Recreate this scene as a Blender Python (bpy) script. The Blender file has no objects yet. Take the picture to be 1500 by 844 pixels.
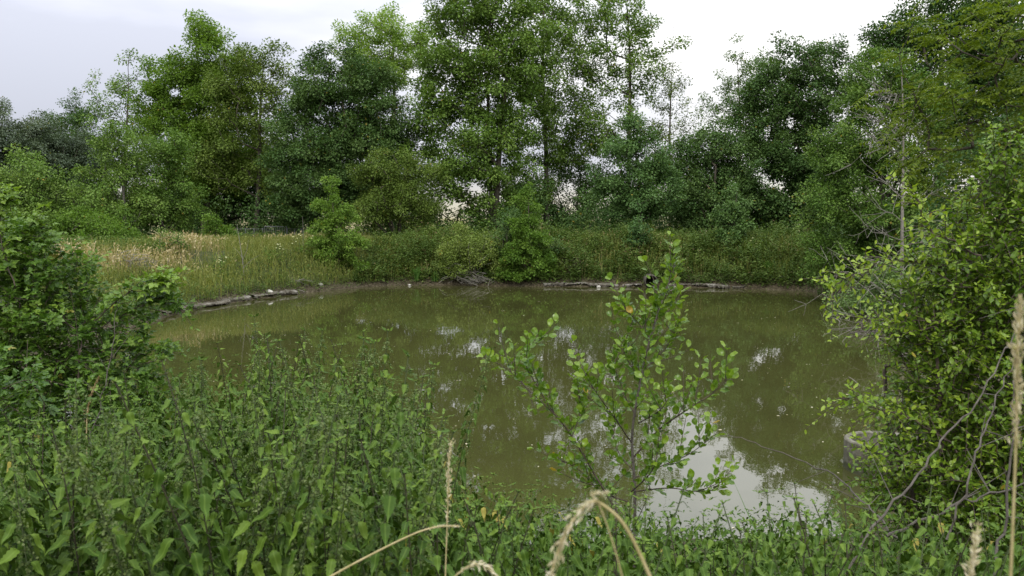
import bpy, math, zlib
import numpy as np
from mathutils import Vector

SC = bpy.context.scene
COL = SC.collection
F = 1167.0                      # focal length in photo pixels (photo 1500 wide)
EYE = np.array([0.0, 0.0, 2.8])
PITCH = math.radians(5.0)
FWD = np.array([0, math.cos(PITCH), -math.sin(PITCH)])
UP = np.array([0, math.sin(PITCH), math.cos(PITCH)])
RIGHT = np.array([1.0, 0, 0])

def at(px, py, d):
    return EYE + d * (FWD + RIGHT * (px - 750) / F + UP * (422 - py) / F)

def project(p):
    q = np.asarray(p, float) - EYE
    z = q @ FWD
    return 750 + F * (q @ RIGHT) / z, 422 - F * (q @ UP) / z

def rng_for(name):
    return np.random.default_rng(zlib.crc32(name.encode()))

def unit(a):
    return a / np.maximum(np.linalg.norm(a, axis=-1, keepdims=True), 1e-9)

def sstep(a, b, x):
    t = np.clip((np.asarray(x, float) - a) / (b - a), 0, 1)
    return t * t * (3 - 2 * t)

# ---------------------------------------------------------------- pond outline and terrain height
OUT = np.array([(-9.9, 22.5), (-9.0, 16.5), (-6.9, 10.8), (-3.9, 7.4), (0, 6.5), (2.8, 6.8), (4.9, 8.2), (6.4, 11.2), (8.6, 16),
                (9.9, 20.5), (11.7, 26), (12.2, 29.4), (10.2, 31.2), (8.2, 32.0), (5.8, 32.5), (2.6, 32.6), (0, 32.8), (-3, 33.3), (-5.3, 33.0),
                (-7.2, 30.7), (-8.6, 28.2), (-9.6, 25.2)])
def catmull(P, n, closed=True):
    P = np.asarray(P, float)
    m = len(P)
    out = []
    for i in range(m if closed else m - 1):
        if closed:
            a, b, c, d = P[(i - 1) % m], P[i], P[(i + 1) % m], P[(i + 2) % m]
        else:
            a, b, c, d = P[max(i - 1, 0)], P[i], P[i + 1], P[min(i + 2, m - 1)]
        for k in range(n):
            t = k / n
            out.append(0.5 * ((2 * b) + (c - a) * t + (2 * a - 5 * b + 4 * c - d) * t * t + (3 * b - a - 3 * c + d) * t ** 3))
    if not closed:
        out.append(P[-1])
    return np.array(out)
SHORE = catmull(OUT, 8)
_a = np.arange(len(SHORE))
SHORE = SHORE + np.stack([0.09 * np.sin(_a * 1.7) + 0.06 * np.sin(_a * 3.1 + 1), 0.09 * np.sin(_a * 2.1 + 2) + 0.05 * np.sin(_a * 0.9)], 1)

def pond_sd(x, y):
    x = np.asarray(x, float); y = np.asarray(y, float)
    shp = x.shape
    p = np.stack([x.ravel(), y.ravel()], 1)
    best = np.full(len(p), 1e9); inside = np.zeros(len(p), bool)
    n = len(SHORE)
    for i in range(n):
        a, b = SHORE[i], SHORE[(i + 1) % n]
        ab = b - a
        t = np.clip(((p - a) @ ab) / (ab @ ab), 0, 1)
        best = np.minimum(best, np.hypot(*(p - a - t[:, None] * ab).T))
        c = (a[1] > p[:, 1]) != (b[1] > p[:, 1])
        dy = b[1] - a[1] if abs(b[1] - a[1]) > 1e-12 else 1e-12
        inside ^= c & (p[:, 0] < (b[0] - a[0]) * (p[:, 1] - a[1]) / dy + a[0])
    return np.where(inside, -best, best).reshape(shp)

def ground(x, y):
    x = np.asarray(x, float); y = np.asarray(y, float)
    d = pond_sd(x, y)
    far = sstep(9, 19, y)
    w = 5.6 - 1.9 * far
    top = 1.0 + 0.35 * far
    w = w + 3.6 * sstep(-9.3, -12.0, x) * (1 - sstep(27.5, 33, y)) * sstep(14, 19, y)
    z = 0.13 * sstep(0.0, 0.12, d) + top * np.clip((sstep(-1.6, w, d) - sstep(-1.6, w, 0.12)) / (1 - sstep(-1.6, w, 0.12)), 0, 1)
    z = np.where(d < 0, -0.9 * sstep(0, 2.5, -d) - 0.05 * sstep(0, 0.1, -d), z)
    bump = 0.05 * np.sin(x * 1.3 + 0.7 * np.sin(y * 0.9)) + 0.04 * np.sin(y * 1.7 + x * 0.6) + 0.02 * np.sin(x * 4.1 + y * 3.3)
    return z + bump * sstep(0.5, 2, d)

# ---------------------------------------------------------------- mesh accumulation
class Acc:
    def __init__(s):
        s.v = []; s.n = 0; s.f = []; s.t = []; s.u = []
    def add(s, v, f, tint=0.5, across=None):
        v = np.asarray(v, float).reshape(-1, 3)
        f = np.asarray(f, np.int64)
        s.v.append(v); s.f.append(f + s.n); s.n += len(v)
        s.t.append(np.broadcast_to(np.asarray(tint, float), (len(f),)).copy())
        s.u.append(np.zeros(len(v)) if across is None else across)
    def mesh(s, name, mat, smooth=False):
        me = bpy.data.meshes.new(name)
        V = np.concatenate(s.v)
        me.vertices.add(len(V)); me.vertices.foreach_set('co', V.astype(np.float32).ravel())
        loops = np.concatenate([f.ravel() for f in s.f])
        sizes = np.concatenate([np.full(len(f), f.shape[1]) for f in s.f])
        starts = np.concatenate([[0], np.cumsum(sizes)[:-1]])
        me.loops.add(len(loops)); me.loops.foreach_set('vertex_index', loops.astype(np.int32))
        me.polygons.add(len(sizes))
        me.polygons.foreach_set('loop_start', starts.astype(np.int32))
        try:
            me.polygons.foreach_set('loop_total', sizes.astype(np.int32))
        except Exception:
            pass
        me.polygons.foreach_set('use_smooth', np.full(len(sizes), smooth))
        a = me.attributes.new('tint', 'FLOAT', 'FACE'); a.data.foreach_set('value', np.concatenate(s.t).astype(np.float32))
        a = me.attributes.new('across', 'FLOAT', 'POINT'); a.data.foreach_set('value', np.concatenate(s.u).astype(np.float32))
        me.materials.append(mat)
        me.update(calc_edges=True)
        return me
    def build(s, name, mat, parent=None, smooth=False):
        o = bpy.data.objects.new(name, s.mesh(name, mat, smooth)); COL.objects.link(o)
        if parent is not None:
            o.parent = parent
        return o

def tag(o, label=None, cat=None, group=None, kind=None):
    if label: o['label'] = label
    if cat: o['category'] = cat
    if group: o['group'] = group
    if kind: o['kind'] = kind
    return o

def thing(name, label, cat, loc=(0, 0, 0), group=None):
    o = bpy.data.objects.new(name, None); COL.objects.link(o)
    o.location = loc; o.empty_display_size = 0.1
    return tag(o, label, cat, group)

# leaf templates: vertices (along, side, lift), faces
def tmpl_rhomb(w=0.72):
    return np.array([(0, 0, 0), (.45, w / 2, .07), (1, 0, -.08), (.45, -w / 2, .07)]), np.array([(0, 3, 2, 1)]), None
def tmpl_ovate(n=4, w=0.55, fold=.28, droop=.25, teeth=0.0, peak=0.4, tip=1.0):
    v = []; u = []
    for i in range(n + 1):
        t = i / n
        if t < peak: ww = math.sin(t / peak * math.pi / 2) ** .75
        else: ww = math.cos((t - peak) / (1 - peak) * math.pi / 2) ** tip
        if i in (0, n): ww = 0.02
        elif teeth: ww *= (1 + teeth) if i % 2 else (1 - teeth)
        z = -droop * t * t + 0.06 * math.sin(t * 9)
        h = ww * w / 2
        v += [(t, h, z + fold * h), (t, 0, z), (t, -h, z + fold * h)]
        u += [ww, 0, ww]
    f = []
    for i in range(n):
        a = 3 * i
        f += [(a, a + 1, a + 4, a + 3), (a + 1, a + 2, a + 5, a + 4)]
    return np.array(v), np.array(f), np.array(u)
T_FAR = tmpl_rhomb()
T_MID = tmpl_ovate(3, 0.6)
T_NETTLE = tmpl_ovate(14, 0.41, .3, .38, .13, .27, 1.15)
T_NETTLE_LO = tmpl_ovate(6, 0.41, .3, .38, 0.0, .27, 1.15)
T_ALDER = tmpl_ovate(6, 0.72, .42, .16, 0.0, .60, .62)
T_THORN = tmpl_ovate(5, 0.52, .30, .22, 0.0, .5, .85)
T_BRAMBLE = tmpl_ovate(8, 0.66, .26, .22, .09, .42, 1.0)

def put_leaves(acc, P, D, N, L, T, tint, wscale=1.0):
    tv, tf, tu = T
    n = len(P)
    if n == 0: return
    D = unit(D); S = unit(np.cross(N, D)); N = np.cross(D, S)
    L = np.broadcast_to(L, (n,))[:, None, None]
    ws = np.broadcast_to(wscale, (n,))[:, None, None]
    v = P[:, None, :] + L * (tv[None, :, 0:1] * D[:, None] + ws * tv[None, :, 1:2] * S[:, None] + tv[None, :, 2:3] * N[:, None])
    f = (np.arange(n)[:, None, None] * len(tv) + tf[None]).reshape(-1, tf.shape[1])
    acc.add(v.reshape(-1, 3), f, np.repeat(np.broadcast_to(tint, (n,)), len(tf)), None if tu is None else np.tile(tu, n))

def put_edges(acc, A, B, ra, rb, k=5, tint=0.5):
    n = len(A)
    if n == 0: return
    D = unit(B - A)
    ref = np.where(np.abs(D[:, 2:3]) < .9, np.array([[0, 0, 1.0]]), np.array([[1.0, 0, 0]]))
    S = unit(np.cross(D, ref)); N = np.cross(S, D)
    ang = np.arange(k) * 2 * math.pi / k
    ring = np.cos(ang)[None, :, None] * S[:, None] + np.sin(ang)[None, :, None] * N[:, None]
    va = A[:, None] + ring * np.asarray(ra)[:, None, None]
    vb = B[:, None] + ring * np.asarray(rb)[:, None, None]
    v = np.concatenate([va, vb], 1).reshape(-1, 3)
    i = np.arange(k); j = (i + 1) % k
    q = np.stack([i, j, j + k, i + k], 1)
    f = (np.arange(n)[:, None, None] * 2 * k + q[None]).reshape(-1, 4)
    acc.add(v, f, tint)

def sweep(acc, pts, radii, k=6, tint=0.5, cap=True):
    pts = np.asarray(pts, float); n = len(pts)
    radii = np.broadcast_to(radii, (n,))
    T = unit(np.gradient(pts, axis=0))
    ref = np.array([0.0, 0, 1]) if abs(T[0][2]) < .9 else np.array([1.0, 0, 0])
    s = unit(np.cross(T[0], ref)); V = []
    for i in range(n):
        s = unit(s - T[i] * (s @ T[i])); nn = np.cross(T[i], s)
        a = np.arange(k) * 2 * math.pi / k
        V.append(pts[i] + radii[i] * (np.cos(a)[:, None] * s + np.sin(a)[:, None] * nn))
    V = np.concatenate(V)
    i = np.arange(k); j = (i + 1) % k
    q = np.stack([i, j, j + k, i + k], 1)
    f = (np.arange(n - 1)[:, None, None] * k + q[None]).reshape(-1, 4)
    acc.add(V, f, tint)

# ---------------------------------------------------------------- materials
def nodes(m):
    m.use_nodes = True
    t = m.node_tree; t.nodes.clear()
    return t, t.nodes.new, t.links.new

def ramp(N, stops, interp='LINEAR'):
    r = N('ShaderNodeValToRGB'); r.color_ramp.interpolation = interp
    e = r.color_ramp.elements
    while len(e) < len(stops): e.new(0.5)
    for el, (p, c) in zip(e, stops):
        el.position = p; el.color = (*c, 1)
    return r

def leaf_mat(name, dark, mid, light, yellow=(.28, .22, .03), rough=.55, spec=.2, trans=.34, vein=0.0, big=0.25, ypos=.985):
    m = bpy.data.materials.new(name); t, N, L = nodes(m)
    at_ = N('ShaderNodeAttribute'); at_.attribute_name = 'tint'
    geo = N('ShaderNodeNewGeometry'); oi = N('ShaderNodeObjectInfo')
    nz = N('ShaderNodeTexNoise'); nz.inputs['Scale'].default_value = 0.8; nz.inputs['Detail'].default_value = 2
    L(geo.outputs['Position'], nz.inputs['Vector'])
    # slow patches of lighter and darker growth, added to the random tint of each leaf
    ma = N('ShaderNodeMath'); ma.operation = 'MULTIPLY_ADD'; ma.inputs[1].default_value = big; ma.inputs[2].default_value = -big / 2
    L(nz.outputs['Fac'], ma.inputs[0])
    oa = N('ShaderNodeMath'); oa.operation = 'MULTIPLY_ADD'; oa.inputs[1].default_value = .36; oa.inputs[2].default_value = -.18
    L(oi.outputs['Random'], oa.inputs[0])
    ad = N('ShaderNodeMath'); ad.operation = 'ADD'; L(ma.outputs[0], ad.inputs[0]); L(oa.outputs[0], ad.inputs[1])
    sc = N('ShaderNodeMath'); sc.operation = 'MULTIPLY'; sc.inputs[1].default_value = 1.0; L(ad.outputs[0], sc.inputs[0])
    a2 = N('ShaderNodeMath'); a2.operation = 'ADD'; L(at_.outputs['Fac'], a2.inputs[0]); L(sc.outputs[0], a2.inputs[1])
    r = ramp(N, [(0, dark), (.5, mid), (.93, light), (1, light)])
    L(a2.outputs[0], r.inputs[0])
    # a few leaves turned yellow
    gt = N('ShaderNodeMath'); gt.operation = 'GREATER_THAN'; gt.inputs[1].default_value = ypos; L(at_.outputs['Fac'], gt.inputs[0])
    my = N('ShaderNodeMix'); my.data_type = 'RGBA'; L(gt.outputs[0], my.inputs[0]); L(r.outputs[0], my.inputs[6]); my.inputs[7].default_value = (*yellow, 1)
    col = my.outputs[2]
    if vein:
        ac = N('ShaderNodeAttribute'); ac.attribute_name = 'across'
        lt = N('ShaderNodeMapRange'); lt.inputs[1].default_value = 0.0; lt.inputs[2].default_value = .22; lt.inputs[3].default_value = vein; lt.inputs[4].default_value = 0
        L(ac.outputs['Fac'], lt.inputs[0])
        mv = N('ShaderNodeMix'); mv.data_type = 'RGBA'; L(lt.outputs[0], mv.inputs[0]); L(col, mv.inputs[6])
        mv.inputs[7].default_value = (*[min(1, c * 1.5 + .03) for c in light], 1)
        col = mv.outputs[2]
    # underside is paler
    mb = N('ShaderNodeMix'); mb.data_type = 'RGBA'; L(geo.outputs['Backfacing'], mb.inputs[0]); L(col, mb.inputs[6])
    hs = N('ShaderNodeHueSaturation'); hs.inputs['Saturation'].default_value = .92; hs.inputs['Value'].default_value = 1.1; L(col, hs.inputs['Color'])
    L(hs.outputs[0], mb.inputs[7])
    p = N('ShaderNodeBsdfPrincipled'); p.inputs['Roughness'].default_value = rough; p.inputs['Specular IOR Level'].default_value = spec
    L(mb.outputs[2], p.inputs['Base Color'])
    tr = N('ShaderNodeBsdfTranslucent')
    tc = N('ShaderNodeMix'); tc.data_type = 'RGBA'; tc.blend_type = 'MULTIPLY'; tc.inputs[0].default_value = 1; tc.inputs[7].default_value = (1.12, 1.18, .5, 1)
    L(col, tc.inputs[6]); L(tc.outputs[2], tr.inputs['Color'])
    mx = N('ShaderNodeMixShader'); mx.inputs[0].default_value = trans; L(p.outputs[0], mx.inputs[1]); L(tr.outputs[0], mx.inputs[2])
    o = N('ShaderNodeOutputMaterial'); L(mx.outputs[0], o.inputs[0])
    return m

def rough_mat(name, c1, c2, scale=6, rough=.85, bump=.3, c3=None, stretch=(1, 1, 1), spec=.25):
    m = bpy.data.materials.new(name); t, N, L = nodes(m)
    tc = N('ShaderNodeTexCoord'); mp = N('ShaderNodeMapping'); mp.inputs['Scale'].default_value = stretch; L(tc.outputs['Object'], mp.inputs[0])
    n1 = N('ShaderNodeTexNoise'); n1.inputs['Scale'].default_value = scale; n1.inputs['Detail'].default_value = 8; n1.inputs['Roughness'].default_value = .65; L(mp.outputs[0], n1.inputs['Vector'])
    stops = [(.3, c1), (.68, c2)] if c3 is None else [(.28, c1), (.5, c2), (.7, c3)]
    r = ramp(N, stops); L(n1.outputs['Fac'], r.inputs[0])
    p = N('ShaderNodeBsdfPrincipled'); p.inputs['Roughness'].default_value = rough; p.inputs['Specular IOR Level'].default_value = spec; L(r.outputs[0], p.inputs['Base Color'])
    b = N('ShaderNodeBump'); b.inputs['Strength'].default_value = bump; b.inputs['Distance'].default_value = .03; L(n1.outputs['Fac'], b.inputs['Height']); L(b.outputs[0], p.inputs['Normal'])
    o = N('ShaderNodeOutputMaterial'); L(p.outputs[0], o.inputs[0])
    return m

M = {}
M['maple'] = leaf_mat('maple_leaf', (0.066, 0.127, 0.018), (0.124, 0.212, 0.032), (0.212, 0.313, 0.061), trans=.22)
M['maple_bright'] = leaf_mat('bright_maple_leaf', (0.094, 0.171, 0.021), (0.165, 0.271, 0.036), (0.271, 0.389, 0.079), trans=.38)
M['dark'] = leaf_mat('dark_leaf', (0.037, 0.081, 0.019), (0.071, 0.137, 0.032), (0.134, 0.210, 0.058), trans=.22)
M['olive'] = leaf_mat('olive_leaf', (0.071, 0.116, 0.016), (0.130, 0.191, 0.029), (0.212, 0.271, 0.058), trans=.22)
M['willow'] = leaf_mat('willow_leaf', (.055, .085, .042), (.10, .14, .075), (.17, .21, .13), trans=.2, spec=.4)
M['alder'] = leaf_mat('alder_leaf', (0.065, 0.132, 0.019), (0.124, 0.215, 0.034), (0.218, 0.313, 0.069), trans=.22)
M['blue'] = leaf_mat('ash_leaf', (0.048, 0.106, 0.029), (0.084, 0.162, 0.043), (0.132, 0.222, 0.062), trans=.22)
M['sapling'] = leaf_mat('young_alder_leaf', (.065, .135, .016), (.120, .215, .027), (.20, .31, .05), trans=.35)
M['overhang'] = leaf_mat('overhanging_leaf', (0.063, 0.103, 0.011), (0.121, 0.172, 0.016), (0.196, 0.253, 0.025), trans=.4)
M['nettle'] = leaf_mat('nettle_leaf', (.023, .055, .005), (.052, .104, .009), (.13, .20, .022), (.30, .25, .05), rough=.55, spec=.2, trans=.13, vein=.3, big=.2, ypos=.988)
M['centre'] = leaf_mat('glossy_alder_leaf', (.052, .120, .010), (.115, .205, .015), (.21, .31, .022), (.45, .30, .03), rough=.32, spec=.5, trans=.35, vein=.3, big=.1, ypos=.99)
M['thorn'] = leaf_mat('thorn_leaf', (0.055, 0.122, 0.012), (0.128, 0.220, 0.017), (0.281, 0.378, 0.029), (.32, .26, .03), rough=.38, spec=.45, trans=.35, vein=.25, big=.5, ypos=.985)
M['bramble'] = leaf_mat('bramble_leaf', (0.045, 0.106, 0.014), (0.092, 0.179, 0.020), (0.190, 0.291, 0.034), (.26, .24, .03), rough=.42, spec=.4, trans=.32, vein=.3, big=.5, ypos=.993)
M['weed'] = leaf_mat('bank_weed_leaf', (0.062, 0.110, 0.019), (0.117, 0.179, 0.034), (0.207, 0.262, 0.066), (.16, .11, .05), trans=.25, big=.9, ypos=.975)
M['bank_grass'] = leaf_mat('green_grass_blade', (0.090, 0.118, 0.020), (0.162, 0.190, 0.035), (0.252, 0.258, 0.066), (.30, .22, .09), trans=.3, big=.6, ypos=.93)
M['dry_grass'] = leaf_mat('dry_grass_blade', (.28, .215, .09), (.43, .345, .165), (.56, .47, .28), (.14, .16, .04), trans=.25, big=.5, ypos=.93)
M['rush'] = leaf_mat('rush_blade', (.05, .12, .018), (.08, .17, .025), (.12, .22, .04), trans=.3)
M['tassel'] = leaf_mat('nettle_tassel', (.075, .12, .035), (.12, .17, .05), (.19, .235, .08), (.2, .2, .1), trans=.3)
M['seed'] = leaf_mat('grass_seed', (.42, .35, .22), (.58, .51, .36), (.72, .65, .50), (.6, .5, .3), rough=.7, trans=.3)
M['seed_brown'] = leaf_mat('brown_grass_seed', (.20, .12, .06), (.30, .20, .10), (.40, .28, .16), (.3, .2, .1), rough=.7, trans=.25)
M['petal'] = leaf_mat('flower_petal', (.75, .72, .38), (.82, .80, .50), (.85, .84, .66), (.85, .8, .4), trans=.3)
M['bark'] = rough_mat('bark', (.045, .037, .028), (.13, .11, .082), 9, .9, .6, stretch=(1, 1, .25))
M['bark_grey'] = rough_mat('grey_bark', (.13, .115, .095), (.27, .245, .21), 12, .9, .5, stretch=(1, 1, .3))
M['twig'] = rough_mat('brown_twig', (.045, .032, .024), (.12, .09, .07), 20, .8, .3)
M['twig_grey'] = rough_mat('grey_twig', (.13, .12, .10), (.27, .245, .205), 20, .85, .3)
M['twig_dull'] = rough_mat('dull_twig', (.06, .05, .042), (.15, .13, .11), 20, .85, .3)
M['nettle_stem'] = rough_mat('nettle_stem', (.05, .075, .025), (.09, .11, .045), 15, .6, .2)
M['nettle_stem_dark'] = rough_mat('dark_nettle_stem', (.035, .034, .018), (.07, .065, .035), 15, .6, .2)
M['straw'] = rough_mat('straw_stem', (.30, .25, .10), (.46, .38, .20), 30, .7, .1)
M['concrete'] = rough_mat('weathered_concrete', (.05, .042, .03), (.12, .105, .08), 3.5, .92, .8, c3=(.30, .28, .24))
M['ring_concrete'] = rough_mat('ring_concrete', (.06, .055, .038), (.13, .122, .092), 9, .9, .4, c3=(.23, .22, .185))
M['stone'] = rough_mat('pale_stone', (.3, .28, .24), (.55, .52, .46), 14, .9, .3)
M['pipe'] = rough_mat('pipe_concrete', (.055, .048, .038), (.12, .105, .085), 14, .85, .3)
M['metal'] = rough_mat('galvanised_metal', (.16, .165, .17), (.28, .28, .28), 8, .5, .05)

def stained_concrete():
    m = rough_mat('stained_ring_concrete', (.06, .055, .038), (.14, .13, .095), 9, .9, .4, c3=(.25, .235, .195)); t = m.node_tree
    p = next(n for n in t.nodes if n.type == 'BSDF_PRINCIPLED'); src = p.inputs['Base Color'].links[0].from_socket
    tc = t.nodes.new('ShaderNodeTexCoord'); sp = t.nodes.new('ShaderNodeSeparateXYZ'); t.links.new(tc.outputs['Object'], sp.inputs[0])
    nz = t.nodes.new('ShaderNodeTexNoise'); nz.inputs['Scale'].default_value = 5; nz.inputs['Detail'].default_value = 6; t.links.new(tc.outputs['Object'], nz.inputs['Vector'])
    ma = t.nodes.new('ShaderNodeMath'); ma.operation = 'MULTIPLY_ADD'; ma.inputs[1].default_value = .45; t.links.new(nz.outputs['Fac'], ma.inputs[0]); t.links.new(sp.outputs[1], ma.inputs[2])
    mr = t.nodes.new('ShaderNodeMapRange'); mr.inputs[1].default_value = .36; mr.inputs[2].default_value = .48; mr.inputs[4].default_value = .85; t.links.new(ma.outputs[0], mr.inputs[0])
    mx = t.nodes.new('ShaderNodeMix'); mx.data_type = 'RGBA'; t.links.new(mr.outputs[0], mx.inputs[0]); t.links.new(src, mx.inputs[6]); mx.inputs[7].default_value = (.045, .05, .02, 1)
    t.links.new(mx.outputs[2], p.inputs['Base Color'])
    return m

def soil_mat():
    m = bpy.data.materials.new('soil_and_turf'); t, N, L = nodes(m)
    geo = N('ShaderNodeNewGeometry'); sep = N('ShaderNodeSeparateXYZ'); L(geo.outputs['Position'], sep.inputs[0])
    n1 = N('ShaderNodeTexNoise'); n1.inputs['Scale'].default_value = 3.5; n1.inputs['Detail'].default_value = 9; n1.inputs['Roughness'].default_value = .7; L(geo.outputs['Position'], n1.inputs['Vector'])
    n2 = N('ShaderNodeTexNoise'); n2.inputs['Scale'].default_value = 14; n2.inputs['Detail'].default_value = 6; L(geo.outputs['Position'], n2.inputs['Vector'])
    turf = ramp(N, [(.3, (.030, .038, .014)), (.55, (.060, .068, .024)), (.75, (.12, .105, .05))]); L(n1.outputs['Fac'], turf.inputs[0])
    mud = ramp(N, [(.25, (.028, .022, .012)), (.5, (.062, .050, .028)), (.75, (.15, .125, .082))]); L(n2.outputs['Fac'], mud.inputs[0])
    # below the ledge the bank is bare reddish earth
    hz = N('ShaderNodeMath'); hz.operation = 'MULTIPLY_ADD'; hz.inputs[1].default_value = .5; hz.inputs[2].default_value = -.25; L(n1.outputs['Fac'], hz.inputs[0])
    ha = N('ShaderNodeMath'); ha.operation = 'ADD'; L(sep.outputs[2], ha.inputs[0]); L(hz.outputs[0], ha.inputs[1])
    mr = N('ShaderNodeMapRange'); mr.inputs[1].default_value = .24; mr.inputs[2].default_value = .40; L(ha.outputs[0], mr.inputs[0])
    mx = N('ShaderNodeMix'); mx.data_type = 'RGBA'; L(mr.outputs[0], mx.inputs[0]); L(mud.outputs[0], mx.inputs[6]); L(turf.outputs[0], mx.inputs[7])
    # stubble field beyond the trees
    fr = N('ShaderNodeMapRange'); fr.inputs[1].default_value = 62; fr.inputs[2].default_value = 75; L(sep.outputs[1], fr.inputs[0])
    fx = N('ShaderNodeMix'); fx.data_type = 'RGBA'; L(fr.outputs[0], fx.inputs[0]); L(mx.outputs[2], fx.inputs[6]); fx.inputs[7].default_value = (.22, .19, .085, 1)
    p = N('ShaderNodeBsdfPrincipled'); p.inputs['Roughness'].default_value = .95; p.inputs['Specular IOR Level'].default_value = .2; L(fx.outputs[2], p.inputs['Base Color'])
    b = N('ShaderNodeBump'); b.inputs['Strength'].default_value = .6; b.inputs['Distance'].default_value = .05; L(n2.outputs['Fac'], b.inputs['Height']); L(b.outputs[0], p.inputs['Normal'])
    o = N('ShaderNodeOutputMaterial'); L(p.outputs[0], o.inputs[0])
    return m

def water_mat():
    m = bpy.data.materials.new('murky_pond_water'); t, N, L = nodes(m)
    geo = N('ShaderNodeNewGeometry')
    n0 = N('ShaderNodeTexNoise'); n0.inputs['Scale'].default_value = .22; n0.inputs['Detail'].default_value = 4; L(geo.outputs['Position'], n0.inputs['Vector'])
    r = ramp(N, [(.3, (.046, .0475, .0145)), (.7, (.063, .064, .0195))]); L(n0.outputs['Fac'], r.inputs[0])
    mp = N('ShaderNodeMapping'); mp.inputs['Scale'].default_value = (1.0, .55, 1); L(geo.outputs['Position'], mp.inputs[0])
    w1 = N('ShaderNodeTexNoise'); w1.inputs['Scale'].default_value = 3.2; w1.inputs['Detail'].default_value = 3; L(mp.outputs[0], w1.inputs['Vector'])
    w2 = N('ShaderNodeTexNoise'); w2.inputs['Scale'].default_value = .7; w2.inputs['Detail'].default_value = 2; L(geo.outputs['Position'], w2.inputs['Vector'])
    mul = N('ShaderNodeMath'); mul.operation = 'MULTIPLY'; L(w1.outputs['Fac'], mul.inputs[0]); L(w2.outputs['Fac'], mul.inputs[1])
    b = N('ShaderNodeBump'); b.inputs['Strength'].default_value = .08; b.inputs['Distance'].default_value = .04; L(mul.outputs[0], b.inputs['Height'])
    p = N('ShaderNodeBsdfPrincipled'); p.inputs['Roughness'].default_value = .018; p.inputs['IOR'].default_value = 1.75; p.inputs['Specular IOR Level'].default_value = .5
    L(r.outputs[0], p.inputs['Base Color']); L(b.outputs[0], p.inputs['Normal'])
    o = N('ShaderNodeOutputMaterial'); L(p.outputs[0], o.inputs[0])
    return m

# ---------------------------------------------------------------- world, sun, camera
SUN_EL, SUN_AZ = math.radians(50), math.radians(208)     # azimuth measured from +Y (north) clockwise: behind the camera, a little to one side
w = bpy.data.worlds.new('World'); SC.world = w; w.use_nodes = True
wt = w.node_tree; wt.nodes.clear(); N, L = wt.nodes.new, wt.links.new
sky = N('ShaderNodeTexSky'); sky.sky_type = 'NISHITA'; sky.sun_disc = False; sky.sun_elevation = SUN_EL; sky.sun_rotation = SUN_AZ; sky.air_density = 1.2; sky.dust_density = 2.5
bg1 = N('ShaderNodeBackground'); bg1.inputs[1].default_value = .10; L(sky.outputs[0], bg1.inputs[0])
tc = N('ShaderNodeTexCoord'); sep = N('ShaderNodeSeparateXYZ'); L(tc.outputs['Generated'], sep.inputs[0])
mp = N('ShaderNodeMapping'); mp.inputs['Scale'].default_value = (1.6, 1.6, 6.0); L(tc.outputs['Generated'], mp.inputs[0])
cn = N('ShaderNodeTexNoise'); cn.inputs['Scale'].default_value = 1.5; cn.inputs['Detail'].default_value = 5; cn.inputs['Roughness'].default_value = .5; L(mp.outputs[0], cn.inputs['Vector'])
# overcast brightness grows with height in the sky
el = N('ShaderNodeMapRange'); el.inputs[1].default_value = 0.0; el.inputs[2].default_value = 0.75; el.inputs[3].default_value = 0.75; el.inputs[4].default_value = 2.25; L(sep.outputs[2], el.inputs[0])
cs = N('ShaderNodeMapRange'); cs.inputs[1].default_value = .3; cs.inputs[2].default_value = .7; cs.inputs[3].default_value = .78; cs.inputs[4].default_value = 1.14; 
mu = N('ShaderNodeMath'); mu.operation = 'MULTIPLY'; L(el.outputs[0], mu.inputs[0]); L(cs.outputs[0], mu.inputs[1])
cc = ramp(N, [(.32, (.82, .85, .98)), (.68, (1.0, .985, .985))])
side = N('ShaderNodeMath'); side.operation = 'MULTIPLY_ADD'; side.inputs[1].default_value = .45; L(sep.outputs[0], side.inputs[0]); L(cn.outputs['Fac'], side.inputs[2]); L(side.outputs[0], cc.inputs[0]); L(side.outputs[0], cs.inputs[0])
pe = N('ShaderNodeMapRange'); pe.inputs[1].default_value = 0.0; pe.inputs[2].default_value = .055; pe.inputs[3].default_value = 1; pe.inputs[4].default_value = 0; L(sep.outputs[2], pe.inputs[0])
fy = N('ShaderNodeMapRange'); fy.inputs[1].default_value = .3; fy.inputs[2].default_value = .9; L(sep.outputs[1], fy.inputs[0])
pm = N('ShaderNodeMath'); pm.operation = 'MULTIPLY'; L(pe.outputs[0], pm.inputs[0]); L(fy.outputs[0], pm.inputs[1])
pk = N('ShaderNodeMix'); pk.data_type = 'RGBA'; L(pm.outputs[0], pk.inputs[0]); L(cc.outputs[0], pk.inputs[6]); pk.inputs[7].default_value = (1.05, .97, .70, 1)
hi = N('ShaderNodeMapRange'); hi.inputs[1].default_value = .24; hi.inputs[2].default_value = .6; hi.inputs[4].default_value = .75; L(sep.outputs[2], hi.inputs[0])
pk2 = N('ShaderNodeMix'); pk2.data_type = 'RGBA'; L(hi.outputs[0], pk2.inputs[0]); L(pk.outputs[2], pk2.inputs[6]); pk2.inputs[7].default_value = (.84, .91, 1.0, 1)
bg2 = N('ShaderNodeBackground'); L(pk2.outputs[2], bg2.inputs[0]); L(mu.outputs[0], bg2.inputs[1])
ms = N('ShaderNodeMixShader'); ms.inputs[0].default_value = .92; L(bg1.outputs[0], ms.inputs[1]); L(bg2.outputs[0], ms.inputs[2])
wo = N('ShaderNodeOutputWorld'); L(ms.outputs[0], wo.inputs[0])

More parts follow.
